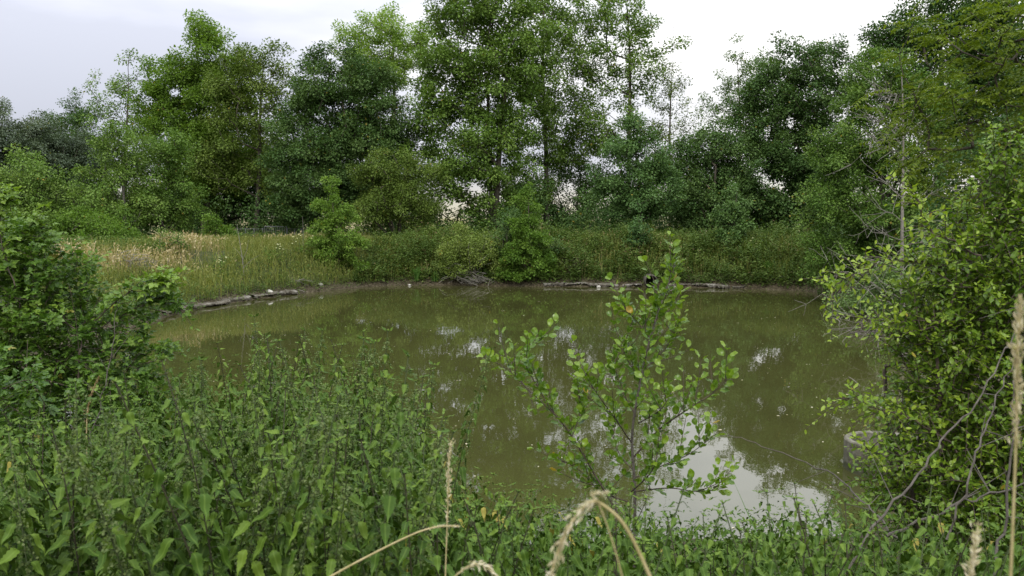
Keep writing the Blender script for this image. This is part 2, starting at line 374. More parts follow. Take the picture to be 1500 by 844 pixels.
sd = bpy.data.lights.new('sun', 'SUN'); sd.energy = 1.5; sd.angle = math.radians(12); sd.color = (1, .95, .86)
so = bpy.data.objects.new('sun', sd); COL.objects.link(so)
sdir = Vector((math.sin(SUN_AZ) * math.cos(SUN_EL), math.cos(SUN_AZ) * math.cos(SUN_EL), math.sin(SUN_EL)))
so.rotation_euler = sdir.to_track_quat('Z', 'Y').to_euler()

cd = bpy.data.cameras.new('camera'); co = bpy.data.objects.new('camera', cd); COL.objects.link(co)
co.location = EYE; co.rotation_euler = (math.radians(90) - PITCH, 0, 0)
cd.sensor_width = 36; cd.lens = F / 1500 * 36; cd.clip_start = .05; cd.clip_end = 6000
cd.dof.use_dof = True; cd.dof.focus_distance = 9.0; cd.dof.aperture_fstop = 8
SC.camera = co
SC.render.engine = 'CYCLES'
SC.cycles.use_denoising = True
SC.cycles.max_bounces = 6; SC.cycles.diffuse_bounces = 2; SC.cycles.glossy_bounces = 3; SC.cycles.transmission_bounces = 3
SC.cycles.caustics_reflective = False; SC.cycles.caustics_refractive = False
SC.view_settings.view_transform = 'Standard'; SC.view_settings.look = 'None'; SC.view_settings.exposure = 0.15; SC.view_settings.gamma = 1

# ---------------------------------------------------------------- terrain and water
def axis(lo, hi, step, far, ratio=1.35):
    a = list(np.arange(lo, hi + 1e-6, step)); s = step; x = hi
    while x < far: s *= ratio; x += s; a.append(x)
    s = step; x = lo
    while x > -far: s *= ratio; x -= s; a.insert(0, x)
    return np.array(a)
gx, gy = axis(-18, 18, .22, 3000), axis(-3, 42, .22, 3000)
X, Y = np.meshgrid(gx, gy)
Z = ground(X, Y)
acc = Acc(); nx, ny = len(gx), len(gy)
i = np.arange((ny - 1) * nx).reshape(ny - 1, nx)[:, :-1].ravel()
acc.add(np.stack([X, Y, Z], 2), np.stack([i, i + 1, i + nx + 1, i + nx], 1))
tag(acc.build('ground', soil_mat(), smooth=True), 'rough turf and bare earth round the pond', 'ground', kind='structure')
acc = Acc()
C0 = SHORE.mean(0)
ring = C0 + (SHORE - C0) * 1.04
n = len(ring)
acc.add(np.concatenate([[[C0[0], C0[1], 0]], np.c_[ring, np.zeros(n)]]), np.stack([np.zeros(n, int), 1 + np.arange(n), 1 + (np.arange(n) + 1) % n], 1))
tag(acc.build('pond_water', water_mat()), 'murky olive green pond reflecting trees and pale sky', 'water', kind='structure')

def shore_strip(i0, i1, seed):
    """a broken pale ledge of old concrete along part of the shore: rough top sheet with a thick front edge"""
    r = np.random.default_rng(seed)
    P = catmull(SHORE[np.arange(i0, i1 + 1) % len(SHORE)], 8, False)
    T = unit(np.gradient(P, axis=0)); Nn = np.stack([T[:, 1], -T[:, 0]], 1)
    if pond_sd(*(P[len(P)//2] + .5 * Nn[len(P)//2])) < 0: Nn = -Nn
    a = Acc(); m = len(P)
    cum = np.cumsum(np.r_[0, np.linalg.norm(np.diff(P, axis=0), axis=1)])
    nz = lambda f, p: np.sin(cum * f + p) + .6 * np.sin(cum * f * 2.3 + p * 2) + .4 * np.sin(cum * f * 5.1 + p * 3)
    jag = r.normal(0, .035, m)
    front = -.05 + .05 * nz(1.3, seed) + jag
    zt = .115 + .02 * nz(1.1, seed + 1) + r.normal(0, .006, m)
    th = np.clip(.07 + .03 * nz(2.1, seed + 2), .03, .2) + r.normal(0, .012, m)
    back = .34 + .16 * nz(1.9, seed + 4) + r.normal(0, .05, m)
    rows = []
    for k, (off, z) in enumerate([(front + .25, zt - th), (front + .02, zt - th), (front, zt - .02), (front + .03, zt), ((front + back) / 2, zt + .035), (back, zt + .03), (back + .05, zt - .1)]):
        q = P + Nn * off[:, None] + r.normal(0, .008, (m, 2))
        rows.append(np.c_[q, z + r.normal(0, .006, m)])
    V = np.stack(rows, 1).reshape(-1, 3); k = len(rows)
    ii = (np.arange(m - 1)[:, None] * k + np.arange(k - 1)[None]).ravel()
    seg = np.arange(m - 1)
    gap = np.sin(cum[:-1] * 2.1 + seed) + .8 * np.sin(cum[:-1] * 5.3 + 2 * seed) + r.normal(0, .15, m - 1) < -1.5
    keep = np.repeat(~gap, k - 1)
    a.add(V, np.stack([ii, ii + 1, ii + k + 1, ii + k], 1)[keep])
    return a
def shore_index(x, y): return int(np.argmin(np.hypot(SHORE[:, 0] - x, SHORE[:, 1] - y)))
for k, (p, q, lab) in enumerate([((1.2, 32.7), (5.35, 32.6), 'pale broken concrete ledge at the waterline beside the drain pipe'),
                                 ((6.3, 32.4), (9.2, 31.6), 'pale concrete ledge between drain pipe and the far waterside bushes'),
                                 ((-9.9, 22.5), (-7.9, 29.4), 'grey concrete ledge along the shore under the dry grass slope')]):
    a, b = shore_index(*p), shore_index(*q)
    if k == 2:
        a, b = shore_index(*q), shore_index(*p) + (len(SHORE) if shore_index(*p) < shore_index(*q) else 0)
    if a > b: a, b = b, a
    tag(shore_strip(a, b, 3 + k).build('concrete_ledge', M['concrete']), lab, 'ledge', kind='structure')

# ---------------------------------------------------------------- trees
def lobe_points(r, lobes, d, mind, depth=.8, shell=.45, jit=1.0):
    """points through the volume of several ellipsoids (photo pixels at distance d), kept mind apart"""
    pts = []
    s = d / F
    vol = [rx * ry * min(rx, 95) for _, _, rx, ry, *_ in lobes]
    tot = sum(4.2 * rx * s * ry * s * min(rx * s * depth, 3.2) for _, _, rx, ry, *_ in lobes)
    want = int(tot / (mind ** 3) * 4.5) + 10
    ks = r.choice(len(lobes), want, p=np.array(vol) / sum(vol))
    u = unit(r.normal(size=(want, 3))); rad = r.random(want) ** shell
    wob = 1 + .22 * np.sin(u[:, 0] * 7 + ks) * np.sin(u[:, 2] * 6 + 2 * ks) + r.normal(0, .07, want)
    keep = np.empty((0, 3))
    for k, uu, rr, ww in zip(ks, u, rad, wob):
        lx, ly, rx, ry = lobes[k][:4]; dd = lobes[k][4] if len(lobes[k]) > 4 else 0
        p = at(lx, ly, d) + np.array([uu[0] * rx * s, uu[1] * min(rx * s * depth, 3.2) + dd, uu[2] * ry * s]) * np.array([rr * ww, 1 if dd else rr, rr * ww])
        if dd: p[1] = at(lx, ly, d)[1] + dd + uu[1] * rr * min(rx * s * depth, 3.2)
        if len(keep) and np.min(((keep - p) ** 2).sum(1)) < mind * mind: continue
        keep = np.vstack([keep, p])
    return keep

def skeleton(r, trunks, pts, step=.45, wander=.08, rise=.8):
    """grow limbs from the trunk polylines to every point; returns nodes, parents"""
    nd = []; par = []
    for tr in trunks:
        tr = np.asarray(tr, float)
        prev = -1
        for p in tr:
            nd.append(p); par.append(prev); prev = len(nd) - 1
    nd = list(nd)
    axis_d = np.array([min(np.hypot(p[0] - t[:, 0], p[1] - t[:, 1]).min() + .2 * abs(p[2] - t[:, 2].mean()) for t in map(np.asarray, trunks)) for p in pts])
    arr = np.empty((60000, 3)); m = len(nd); arr[:m] = nd
    tips = []
    for q in np.argsort(axis_d):
        p = pts[q]
        dv = p - arr[:m]; hd = np.hypot(dv[:, 0], dv[:, 1]); dist = np.linalg.norm(dv, axis=1)
        cost = dist + rise * np.maximum(0, .45 * hd - dv[:, 2])
        j = int(np.argmin(cost)); a = arr[j].copy()
        k = max(2, int(dist[j] / step) + 1)
        mid = (a + p) / 2 + np.array([0, 0, -.12 * hd[j]]) + r.normal(0, wander * dist[j], 3)
        prev = j
        for t in np.linspace(0, 1, k + 1)[1:]:
            x = (1 - t) ** 2 * a + 2 * t * (1 - t) * mid + t * t * p
            if m >= 59990: break
            arr[m] = x; par.append(prev); prev = m; m += 1
        tips.append(prev)
    return arr[:m].copy(), np.array(par), np.array(tips)

def radii_of(par, tips, r0, pw=.46, ntrunk=None):
    n = len(par); c = np.zeros(n)
    c[tips] += 1
    for i in range(n - 1, -1, -1):
        if par[i] >= 0: c[par[i]] += c[i]
    return r0 * np.maximum(c, .6) ** pw

def spray(acc, r, centres, dirs, n, sig, L, T, droop=.3, outward=.7, flat=.6, tmean=.5, tsd=.10):
    """n leaves round each twig end"""
    m = len(centres)
    o = unit(r.normal(size=(m, n, 3))) * (r.random((m, n, 1)) ** .45) * 1.75 * np.array([sig, sig, sig * flat])
    P = centres[:, None] + o
    D = unit(o) * outward + dirs[:, None] * .5 + r.normal(size=(m, n, 3)) * .45 + np.array([0, 0, -droop])
    Nn = np.array([0, 0, .9]) + r.normal(size=(m, n, 3)) * .38 + dirs[:, None] * .25 + unit(o) * .45
    Ls = L * r.uniform(.65, 1.25, (m, n))
    ct = r.normal(0, .14, (m, 1))
    tint = np.clip(r.normal(tmean, tsd, (m, n)) + ct, 0, .97)
    tint = np.where(r.random((m, n)) < .004, 1, tint)
    put_leaves(acc, P.reshape(-1, 3), D.reshape(-1, 3), Nn.reshape(-1, 3), Ls.ravel(), T, tint.ravel(), r.uniform(.8, 1.2, m * n))

def trunk_line(r, base, top, n=14, wob=.012, bow=0.0):
    base = np.asarray(base, float); top = np.asarray(top, float)
    t = np.linspace(0, 1, n)[:, None]
    h = np.linalg.norm(top - base)
    p = base + (top - base) * t
    ph = r.uniform(0, 6, 2)
    p[:, 0] += h * wob * np.sin(t[:, 0] * 5 + ph[0]) * t[:, 0] + bow * h * np.sin(t[:, 0] * math.pi)
    p[:, 1] += h * wob * np.sin(t[:, 0] * 4 + ph[1]) * t[:, 0]
    return p

DENS = 2.3; STATS = []
def tree(name, label, d, bx, lobes, mat, mind=.62, leaves=60, L=.15, sig=.34, cat='tree', trunk_top=None, stems=1, spread=.5, r0=.010, bark='bark',
         T=None, droop=.3, shell=.5, group=None, tmean=.5, flat=.75, depth=.8, basez=None, lean=0.0, twigs_only=False, rise=.8, pw=.46, tip_r=None):
    r = rng_for(label)
    b = at(bx, 422, d); b[2] = float(ground(b[0], b[1])) - .05 if basez is None else basez
    if d > 40: lobes = [(q[0], q[1], q[2] * 1.08, q[3] * 1.06) + tuple(q[4:]) for q in lobes]
    cen = lobe_points(r, lobes, d, mind * 1.5, depth, shell)
    off = r.normal(size=(len(cen), 6, 3)) * np.array([.62, .62, .52]) * mind
    off += np.array([0, 0, -.35]) * (np.hypot(off[..., 0], off[..., 1]))[..., None]
    pts = (cen[:, None] + off).reshape(-1, 3)
    pts = pts[r.random(len(pts)) < .9]
    ok = pts[:, 2] > b[2] + .15
    pts = pts[ok]
    if trunk_top is None:
        k = max(range(len(lobes)), key=lambda i: -lobes[i][1] + lobes[i][3] * .3)
        trunk_top = (lobes[k][0], lobes[k][1])
    tp = at(trunk_top[0], trunk_top[1], d)
    trunks = []
    for s in range(stems):
        off = np.array([0, 0, 0.]) if stems == 1 and True else np.array([math.cos(s * 2.4), math.sin(s * 2.4), 0]) * spread
        tt = tp + off * 2.2 - np.array([0, 0, (tp[2] - b[2]) * .12 * s])
        trunks.append(trunk_line(r, b, tt, max(8, int((tp[2] - b[2]) / .5)), bow=lean))
    nd, par, tips = skeleton(r, trunks, pts, rise=rise)
    rad = radii_of(par, tips, r0, pw)
    root = thing(name, label, cat, b, group)
    a = Acc(); e = par >= 0
    ci = np.where(e)[0]
    big = rad[par[ci]] > .03
    for sel, k in ((big, 7), (~big, 4)):
        c = ci[sel]
        ra = np.where(rad[par[c]] > rad[c] * 1.6, rad[c] * 1.25, rad[par[c]])
        put_edges(a, nd[par[c]] - b, nd[c] - b, ra, rad[c], k)
    # flare at the foot
    a.build('trunk', M[bark], root, smooth=True)
    if not twigs_only:
        a = Acc()
        dirs = unit(nd[tips] - nd[par[tips]])
        spray(a, r, nd[tips] - b, dirs, int(leaves * DENS), sig * .95, L * .86, T or T_FAR, droop, tmean=tmean, flat=flat)
        STATS.append((name, len(tips), int(leaves * DENS) * len(tips)))
        a.build('crown', M[mat], root)
    return root

WOOD = 'trees round the pond'
tree('willow', 'silvery grey willow with rounded crown at the edge behind the brambles', 46, 10, [(10, 215, 55, 50), (-40, 240, 60, 70), (20, 280, 60, 60)], 'willow', sig=.3, L=.13, leaves=80, mind=.55, group=WOOD)
tree('willow', 'silver leaved willow standing beside the dark round oak', 47, 95, [(85, 225, 45, 35), (60, 270, 60, 60), (130, 240, 35, 30), (110, 290, 50, 50)], 'willow', sig=.3, L=.13, leaves=80, mind=.55, group=WOOD)
tree('oak', 'small dark round oak rising above the silver willows', 60, 112, [(110, 188, 33, 28), (100, 215, 38, 30), (135, 225, 25, 30)], 'dark', group=WOOD, leaves=70)
tree('ash_tree', 'thin pale ash with open feathery crown against the sky', 50, 188, [(165, 130, 30, 28), (195, 105, 22, 24), (150, 160, 20, 25), (205, 150, 26, 30), (180, 185, 30, 25), (200, 220, 25, 30)], 'alder', mind=.72, leaves=26, L=.15, sig=.26, group=WOOD, tmean=.7, trunk_top=(185, 110))
tree('alder', 'grey green alder with a bare lower stem behind the dry grass', 39, 186, [(180, 220, 36, 36), (160, 262, 36, 34), (205, 255, 36, 40), (190, 300, 40, 30), (170, 320, 30, 22)], 'alder', mind=.5, leaves=55, L=.13, sig=.28, group=WOOD, bark='bark_grey', tmean=.62)
tree('alder', 'broad alder whose grey foliage reaches down beside the dark maple stems', 41, 240, [(235, 235, 32, 36), (258, 290, 32, 40), (225, 285, 34, 42), (268, 322, 26, 24)], 'alder', mind=.5, leaves=60, L=.13, sig=.28, group=WOOD, tmean=.55)
tree('alder', 'dense leafy alder behind the tall bramble thicket', 37, 60, [(55, 265, 45, 38), (25, 300, 45, 40), (90, 300, 45, 36), (60, 330, 70, 22)], 'alder', mind=.5, leaves=60, L=.13, sig=.28, group=WOOD, tmean=.5)
tree('bush', 'low bright shrub in front of the grey alders', 36, 130, [(115, 325, 35, 22), (165, 330, 30, 20), (140, 345, 50, 16)], 'sapling', mind=.42, leaves=50, L=.11, sig=.24, stems=3, cat='shrub')
tree('maple', 'big rounded dark maple with bright tips beside the pale ash', 48, 300, [(305, 60, 30, 30), (260, 120, 45, 42), (320, 130, 50, 50), (240, 165, 38, 40), (280, 205, 48, 45), (335, 215, 45, 40), (300, 265, 40, 28)], 'maple_bright', mind=.62, leaves=70, L=.17, sig=.33, group=WOOD, tmean=.42, stems=2, spread=.5)
tree('ash_tree', 'yellowish ash with visible leaning limbs next to the big dark maple', 46, 375, [(385, 95, 42, 30), (350, 130, 40, 45), (400, 150, 30, 40), (355, 200, 45, 40), (330, 225, 45, 35), (395, 230, 35, 40)], 'olive', mind=.68, leaves=48, L=.15, sig=.32, group=WOOD, tmean=.62, trunk_top=(388, 100))
tree('maple', 'slender shaded maple with bare stems above the metal gate', 52, 330, [(320, 250, 60, 50), (380, 270, 60, 45), (290, 290, 50, 40)], 'dark', mind=.65, leaves=60, stems=3, spread=.9, group=WOOD)
tree('lime_tree', 'dense dark egg shaped lime reaching almost to the ground', 44, 505, [(470, 130, 42, 50), (525, 135, 55, 50), (450, 200, 45, 55), (540, 200, 55, 55), (490, 215, 60, 60), (470, 270, 60, 50), (550, 265, 50, 50), (440, 300, 40, 30)], 'dark', mind=.58, leaves=75, L=.15, sig=.32, group=WOOD, tmean=.55)
tree('maple', 'light green maple showing above the dark lime', 54, 577, [(560, 50, 40, 34), (590, 65, 34, 36), (530, 65, 32, 32), (575, 100, 36, 26), (545, 95, 30, 25)], 'maple_bright', mind=.66, leaves=50, L=.17, sig=.32, group=WOOD, tmean=.7, trunk_top=(575, 50))
tree('sallow', 'bushy olive sallow on the bank top below the dark lime', 40, 585, [(560, 250, 38, 32), (600, 260, 35, 36), (580, 295, 58, 32), (550, 300, 30, 25), (620, 300, 22, 25)], 'olive', mind=.45, leaves=60, L=.11, sig=.25, group=WOOD, stems=5, spread=.5, tmean=.2)
tree('maple', 'tallest broad maple with forked trunk at the middle of the wood', 44, 722, [(690, 20, 55, 50), (740, 40, 50, 55), (660, 110, 48, 50), (720, 120, 60, 55), (650, 185, 45, 50), (710, 200, 60, 50), (640, 240, 35, 40), (690, 255, 55, 32), (745, 225, 30, 36), (780, 90, 25, 40), (730, 300, 40, 22), (625, 290, 24, 24), (655, 150, 45, 45)], 'maple', mind=.64, leaves=50, L=.18, sig=.33, group=WOOD, tmean=.6, trunk_top=(728, 40), stems=2, spread=.35)
tree('maple', 'tall slim maple with pale trunk beside the tallest broad maple', 48, 800, [(800, 10, 45, 45), (830, 60, 36, 40), (790, 130, 40, 45), (835, 150, 32, 45), (800, 205, 40, 45), (850, 200, 22, 30), (780, 260, 32, 35)], 'maple', mind=.68, leaves=48, L=.17, sig=.32, group=WOOD, tmean=.5, trunk_top=(798, 10))
tree('maple', 'open crowned maple with sky showing through beside the bare topped birch', 47, 922, [(900, 20, 50, 45), (930, 50, 34, 45), (880, 85, 35, 40), (925, 110, 35, 40), (890, 150, 36, 32), (870, 200, 28, 35)], 'maple', mind=.72, leaves=46, L=.17, sig=.32, group=WOOD, tmean=.62, trunk_top=(918, 10))
tree('maple', 'shaded young maple filling the gap behind the waterside alder', 50, 845, [(840, 240, 32, 40), (870, 280, 36, 36), (800, 300, 40, 28)], 'dark', mind=.62, leaves=52, L=.15, group=WOOD, stems=3, spread=.9)
tree('birch', 'slender birch with bare twigs at its top', 48, 980, [(975, 110, 22, 26), (985, 150, 24, 28), (960, 190, 26, 28), (1000, 185, 18, 24), (975, 230, 30, 26)], 'olive', mind=.62, leaves=34, L=.13, sig=.3, group=WOOD, tmean=.55, trunk_top=(984, -10))
tree('ash_tree', 'bluish green young ash with pointed crown on the bank top', 39, 940, [(930, 190, 20, 26), (925, 225, 40, 30), (955, 240, 34, 30), (910, 262, 34, 28), (945, 285, 50, 30), (980, 265, 20, 30)], 'blue', mind=.45, leaves=60, L=.14, sig=.27, group=WOOD, tmean=.6)
tree('hazel', 'dark rounded hazel between the bluish ash and the leafy sapling', 42, 1040, [(1040, 210, 36, 34), (1015, 245, 36, 36), (1070, 250, 36, 38), (1040, 290, 58, 34)], 'dark', mind=.5, leaves=62, L=.14, sig=.28, group=WOOD, tmean=.7, stems=4)
tree('alder', 'sparse dark alder with see through top against the white sky', 52, 1080, [(1080, 95, 22, 26), (1062, 135, 22, 26), (1112, 110, 26, 32), (1095, 150, 34, 30), (1060, 165, 26, 22), (1085, 190, 26, 22)], 'dark', mind=.66, leaves=44, L=.14, sig=.26, group=WOOD, tmean=.75, trunk_top=(1083, 90))
tree('oak', 'broad dark oak with knobbly crown behind the waterside alders', 43, 1175, [(1150, 100, 34, 34), (1200, 90, 36, 36), (1130, 155, 42, 45), (1190, 150, 50, 50), (1235, 110, 28, 38), (1150, 220, 55, 50), (1210, 225, 50, 50), (1120, 280, 45, 40), (1180, 290, 55, 40)], 'dark', mind=.58, leaves=68, L=.16, sig=.32, group=WOOD, tmean=.58)
tree('oak', 'tall dark oak cut by the top edge above the green alder', 32, 1370, [(1320, 50, 40, 40), (1380, 40, 60, 50), (1450, 60, 70, 70), (1360, 110, 50, 45), (1500, 120, 60, 90), (1420, 160, 60, 60)], 'dark', mind=.5, leaves=65, L=.14, sig=.28, group=WOOD, tmean=.6)
tree('hawthorn', 'dark leafy hawthorn filling the gap behind the thorn bush', 22, 1500, [(1440, 260, 60, 60), (1500, 240, 60, 70), (1420, 330, 60, 50), (1480, 330, 70, 60), (1560, 300, 60, 90), (1390, 390, 50, 40)], 'dark', mind=.36, leaves=60, L=.09, sig=.2, group=WOOD, tmean=.6, stems=4)
tree('alder', 'lush green alder hanging over the water beside the bare grey tree', 27, 1275, [(1290, 105, 38, 36), (1255, 160, 40, 45), (1310, 160, 48, 45), (1240, 225, 45, 50), (1290, 235, 55, 60), (1220, 300, 40, 50), (1260, 325, 50, 50), (1205, 365, 30, 36), (1245, 385, 40, 28), (1350, 150, 40, 50), (1360, 250, 40, 60), (1340, 330, 50, 50)], 'alder', mind=.36, leaves=56, L=.095, sig=.2, group=WOOD, tmean=.5, stems=3, spread=.3, r0=.006, basez=.2)
tree('alder', 'low dark alder branches dipping into the water', 22.5, 1300, [(1225, 436, 30, 12), (1265, 440, 28, 16), (1300, 420, 45, 30)], 'dark', mind=.3, leaves=42, L=.08, sig=.17, cat='shrub', tmean=.75, stems=3, r0=.005)
# young trees on the slope
YT = 'young trees on the bank'
tree('young_alder', 'light green alder sapling at the shore beside the grassy slope', 33.2, 497, [(486, 266, 7, 14), (488, 284, 12, 10), (478, 303, 22, 9), (505, 318, 22, 10), (470, 326, 20, 9), (500, 350, 32, 13), (485, 378, 34, 16), (512, 396, 28, 14)], 'sapling', mind=.25, leaves=34, L=.10, sig=.135, group=YT, tmean=.6, r0=.006)
tree('young_alder', 'bright conical alder standing at the waterline in mid bank', 33.3, 777, [(775, 280, 6, 13), (775, 300, 13, 12), (772, 322, 22, 12), (778, 345, 29, 14), (774, 370, 34, 16), (775, 397, 36, 16)], 'sapling', mind=.24, leaves=36, L=.10, sig=.13, group=YT, tmean=.5, r0=.006)
tree('dark_shrub', 'dark shrub tucked behind the conical waterside alder', 34.2, 745, [(740, 325, 18, 24), (740, 362, 22, 26), (812, 372, 16, 24)], 'dark', mind=.36, leaves=46, L=.1, sig=.2, cat='shrub', tmean=.7, stems=3)
tree('thorn_bush', 'dull green bush with grey bare stems at its foot', 33.6, 690, [(685, 352, 30, 17), (668, 378, 24, 22), (705, 374, 26, 24), (688, 395, 30, 14)], 'olive', mind=.32, leaves=56, L=.09, sig=.18, cat='shrub', tmean=.6, stems=7, spread=.35, bark='twig_grey', r0=.007)
tree('young_ash', 'small feathery ash sapling on the bank slope', 35, 1070, [(1080, 282, 6, 12), (1078, 300, 13, 10), (1064, 316, 18, 10), (1086, 322, 16, 12), (1070, 345, 26, 14)], 'blue', mind=.25, leaves=32, L=.12, sig=.14, group=YT, tmean=.72, r0=.006)
tree('young_ash', 'tiny ash seedling on the bank below the bluish ash', 34.6, 935, [(937, 335, 14, 12), (930, 350, 18, 10)], 'blue', mind=.28, leaves=34, L=.11, sig=.17, group=YT, tmean=.55, r0=.006)
tree('juniper', 'narrow dark column shrub in the dry grass', 30, 248, [(248, 358, 17, 14), (247, 380, 15, 16), (246, 400, 14, 14), (232, 385, 10, 12)], 'alder', mind=.24, leaves=52, L=.07, sig=.13, cat='shrub', tmean=.25)
tree('young_maple', 'small bright sapling at the top of the grass slope beside the gate', 40, 318, [(318, 325, 9, 10), (310, 338, 14, 10), (328, 338, 14, 10)], 'sapling', mind=.3, leaves=40, L=.11, sig=.2, group=YT, tmean=.68)

# the wood's shaded shrub layer, one mass nobody could count
r = rng_for('understorey'); a = Acc()
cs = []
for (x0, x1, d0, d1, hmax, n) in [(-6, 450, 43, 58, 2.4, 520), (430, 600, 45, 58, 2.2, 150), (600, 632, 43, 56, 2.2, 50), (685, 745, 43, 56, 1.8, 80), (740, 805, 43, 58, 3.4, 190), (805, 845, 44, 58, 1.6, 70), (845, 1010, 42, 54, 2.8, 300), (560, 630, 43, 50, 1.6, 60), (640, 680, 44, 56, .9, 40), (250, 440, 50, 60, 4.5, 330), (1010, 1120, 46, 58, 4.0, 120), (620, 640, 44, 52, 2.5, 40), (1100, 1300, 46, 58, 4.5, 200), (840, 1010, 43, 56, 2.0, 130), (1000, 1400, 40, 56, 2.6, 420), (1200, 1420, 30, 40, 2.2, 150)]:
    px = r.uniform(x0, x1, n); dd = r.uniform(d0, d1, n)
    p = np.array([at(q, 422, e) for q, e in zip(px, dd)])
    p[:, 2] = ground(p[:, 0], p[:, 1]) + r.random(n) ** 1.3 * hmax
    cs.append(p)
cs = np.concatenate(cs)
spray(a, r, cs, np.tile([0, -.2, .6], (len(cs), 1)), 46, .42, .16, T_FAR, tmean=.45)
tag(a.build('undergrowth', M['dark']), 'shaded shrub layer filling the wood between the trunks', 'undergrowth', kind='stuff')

# ---------------------------------------------------------------- bare grey tree over the water
def bare_tree():
    label = 'bare grey dead tree with fan of thin leafless branches over the water'
    r = rng_for(label); d = 16
    b = at(1330, 422, d); b[2] = float(ground(b[0], b[1])) - .05
    root = thing('dead_tree', label, 'dead tree', b)
    tp = at(1318, 110, d)
    tl = trunk_line(r, b, tp, 18, .01)
    a = Acc(); sweep(a, tl - b, np.linspace(.052, .010, 18), 8)
    a.build('trunk', M['bark_grey'], root, smooth=True)
    a = Acc()
    for k in range(46):
        t = r.uniform(.05, 1) ** 1.3 * .92 + .03; p0 = b + (tp - b) * t
        az = r.uniform(math.pi * .65, math.pi * 1.35) if r.random() < .74 else r.uniform(-.9, .9)
        ln = r.uniform(1.0, 2.2) * (1.15 - .75 * t)
        out = np.array([math.cos(az), math.sin(az) * .8, 0])
        lift = r.uniform(.2, .75)
        pts = [p0]
        for s in range(1, 9):
            u = s / 8
            pts.append(p0 + out * ln * u + np.array([0, 0, ln * (lift * u - (.25 if r.random() < .5 else .0) * u * u)]) + r.normal(0, .022, 3))
        pts = np.array(pts)
        sweep(a, pts - b, np.linspace(.008, .0026, 9) * r.uniform(.7, 1.2), 5)
        for q in range(r.integers(4, 9)):
            i0 = r.integers(2, 8); q0 = pts[i0]
            dv = unit(unit(pts[i0] - pts[i0 - 1]) + r.normal(0, .6, 3)); l2 = r.uniform(.2, .6)
            tw = q0 + dv * l2 * np.linspace(0, 1, 5)[:, None] + r.normal(0, .012, (5, 3)) * np.linspace(0, 1, 5)[:, None]
            sweep(a, tw - b, np.linspace(.006, .0028, 5), 4)
    a.build('crown', M['twig_grey'], root)
bare_tree()

# ---------------------------------------------------------------- bank vegetation
def scatter(r, n, x0, x1, y0, y1, cond):
    x = r.uniform(x0, x1, n); y = r.uniform(y0, y1, n)
    d = pond_sd(x, y)
    k = cond(x, y, d)
    x, y = x[k], y[k]
    return np.stack([x, y, ground(x, y)], 1)

def blades(acc, r, P, H, W, lean=.3, head=0.0, tm=.5):
    n = len(P)
    az = r.uniform(0, 2 * math.pi, n); ld = np.stack([np.cos(az), np.sin(az), np.zeros(n)], 1) * (lean * np.abs(r.normal(.6, .5, n)))[:, None]
    H = np.broadcast_to(H, (n,))
    sd_ = np.stack([np.cos(az + 1.6), np.sin(az + 1.6), np.zeros(n)], 1)
    def pt(t): return P + np.array([0, 0, 1.0]) * (H * (t - .12 * t * t))[:, None] + ld * (H * t * t)[:, None]
    V = []
    for t, w in ((0, 1), (.4, .85), (.75, .6 if not head else .5)):
        V += [pt(t) + sd_ * W * w, pt(t) - sd_ * W * w]
    V.append(pt(1.0))
    V = np.stack(V, 1); b = np.arange(n)[:, None] * 7
    ti = np.clip(r.normal(tm, .2, n), 0, 1)
    i0 = acc.n
    acc.add(V.reshape(-1, 3), np.concatenate([b + np.array([[0, 1, 3, 2]]), b + np.array([[2, 3, 5, 4]])]), np.concatenate([ti, ti]))
    acc.add(np.zeros((0, 3)), (b + np.array([[4, 5, 6]])) - acc.n + i0, ti)
    if head:
        put_leaves(acc, pt(np.array(.82)), (pt(np.array(1.0)) - pt(np.array(.75))), r.normal(size=(n, 3)), head * r.uniform(.7, 1.3, n), T_FAR, np.clip(ti + .15, 0, .9), .7)

def herbs(acc, r, P, H, m, L, tm=.5, T=None, spread=.06):
    n = len(P); H = np.broadcast_to(H, (n,)) * r.uniform(.6, 1.25, n)
    t = r.random((n, m)) ** .7
    az = r.uniform(0, 2 * math.pi, (n, m))
    out = np.stack([np.cos(az), np.sin(az), np.zeros((n, m))], 2)
    lean = r.normal(0, .18, (n, 1, 3)) * np.array([1, 1, 0])
    pos = P[:, None] + np.array([0, 0, 1.0]) * (H[:, None] * t)[..., None] + out * spread * (1.3 - t)[..., None] + lean * (H[:, None] * t)[..., None]
    D = out + np.array([0, 0, .15]) + r.normal(0, .3, (n, m, 3))
    Nn = np.array([0, 0, 1.0]) + r.normal(0, .35, (n, m, 3))
    ti = np.clip(r.normal(tm, .17, (n, 1)) + r.normal(0, .1, (n, m)), 0, 1)
    put_leaves(acc, pos.reshape(-1, 3), D.reshape(-1, 3), Nn.reshape(-1, 3), (L * r.uniform(.6, 1.2, (n, m)) * (1.15 - .5 * t)).ravel(), T or T_FAR, ti.ravel(), .8)

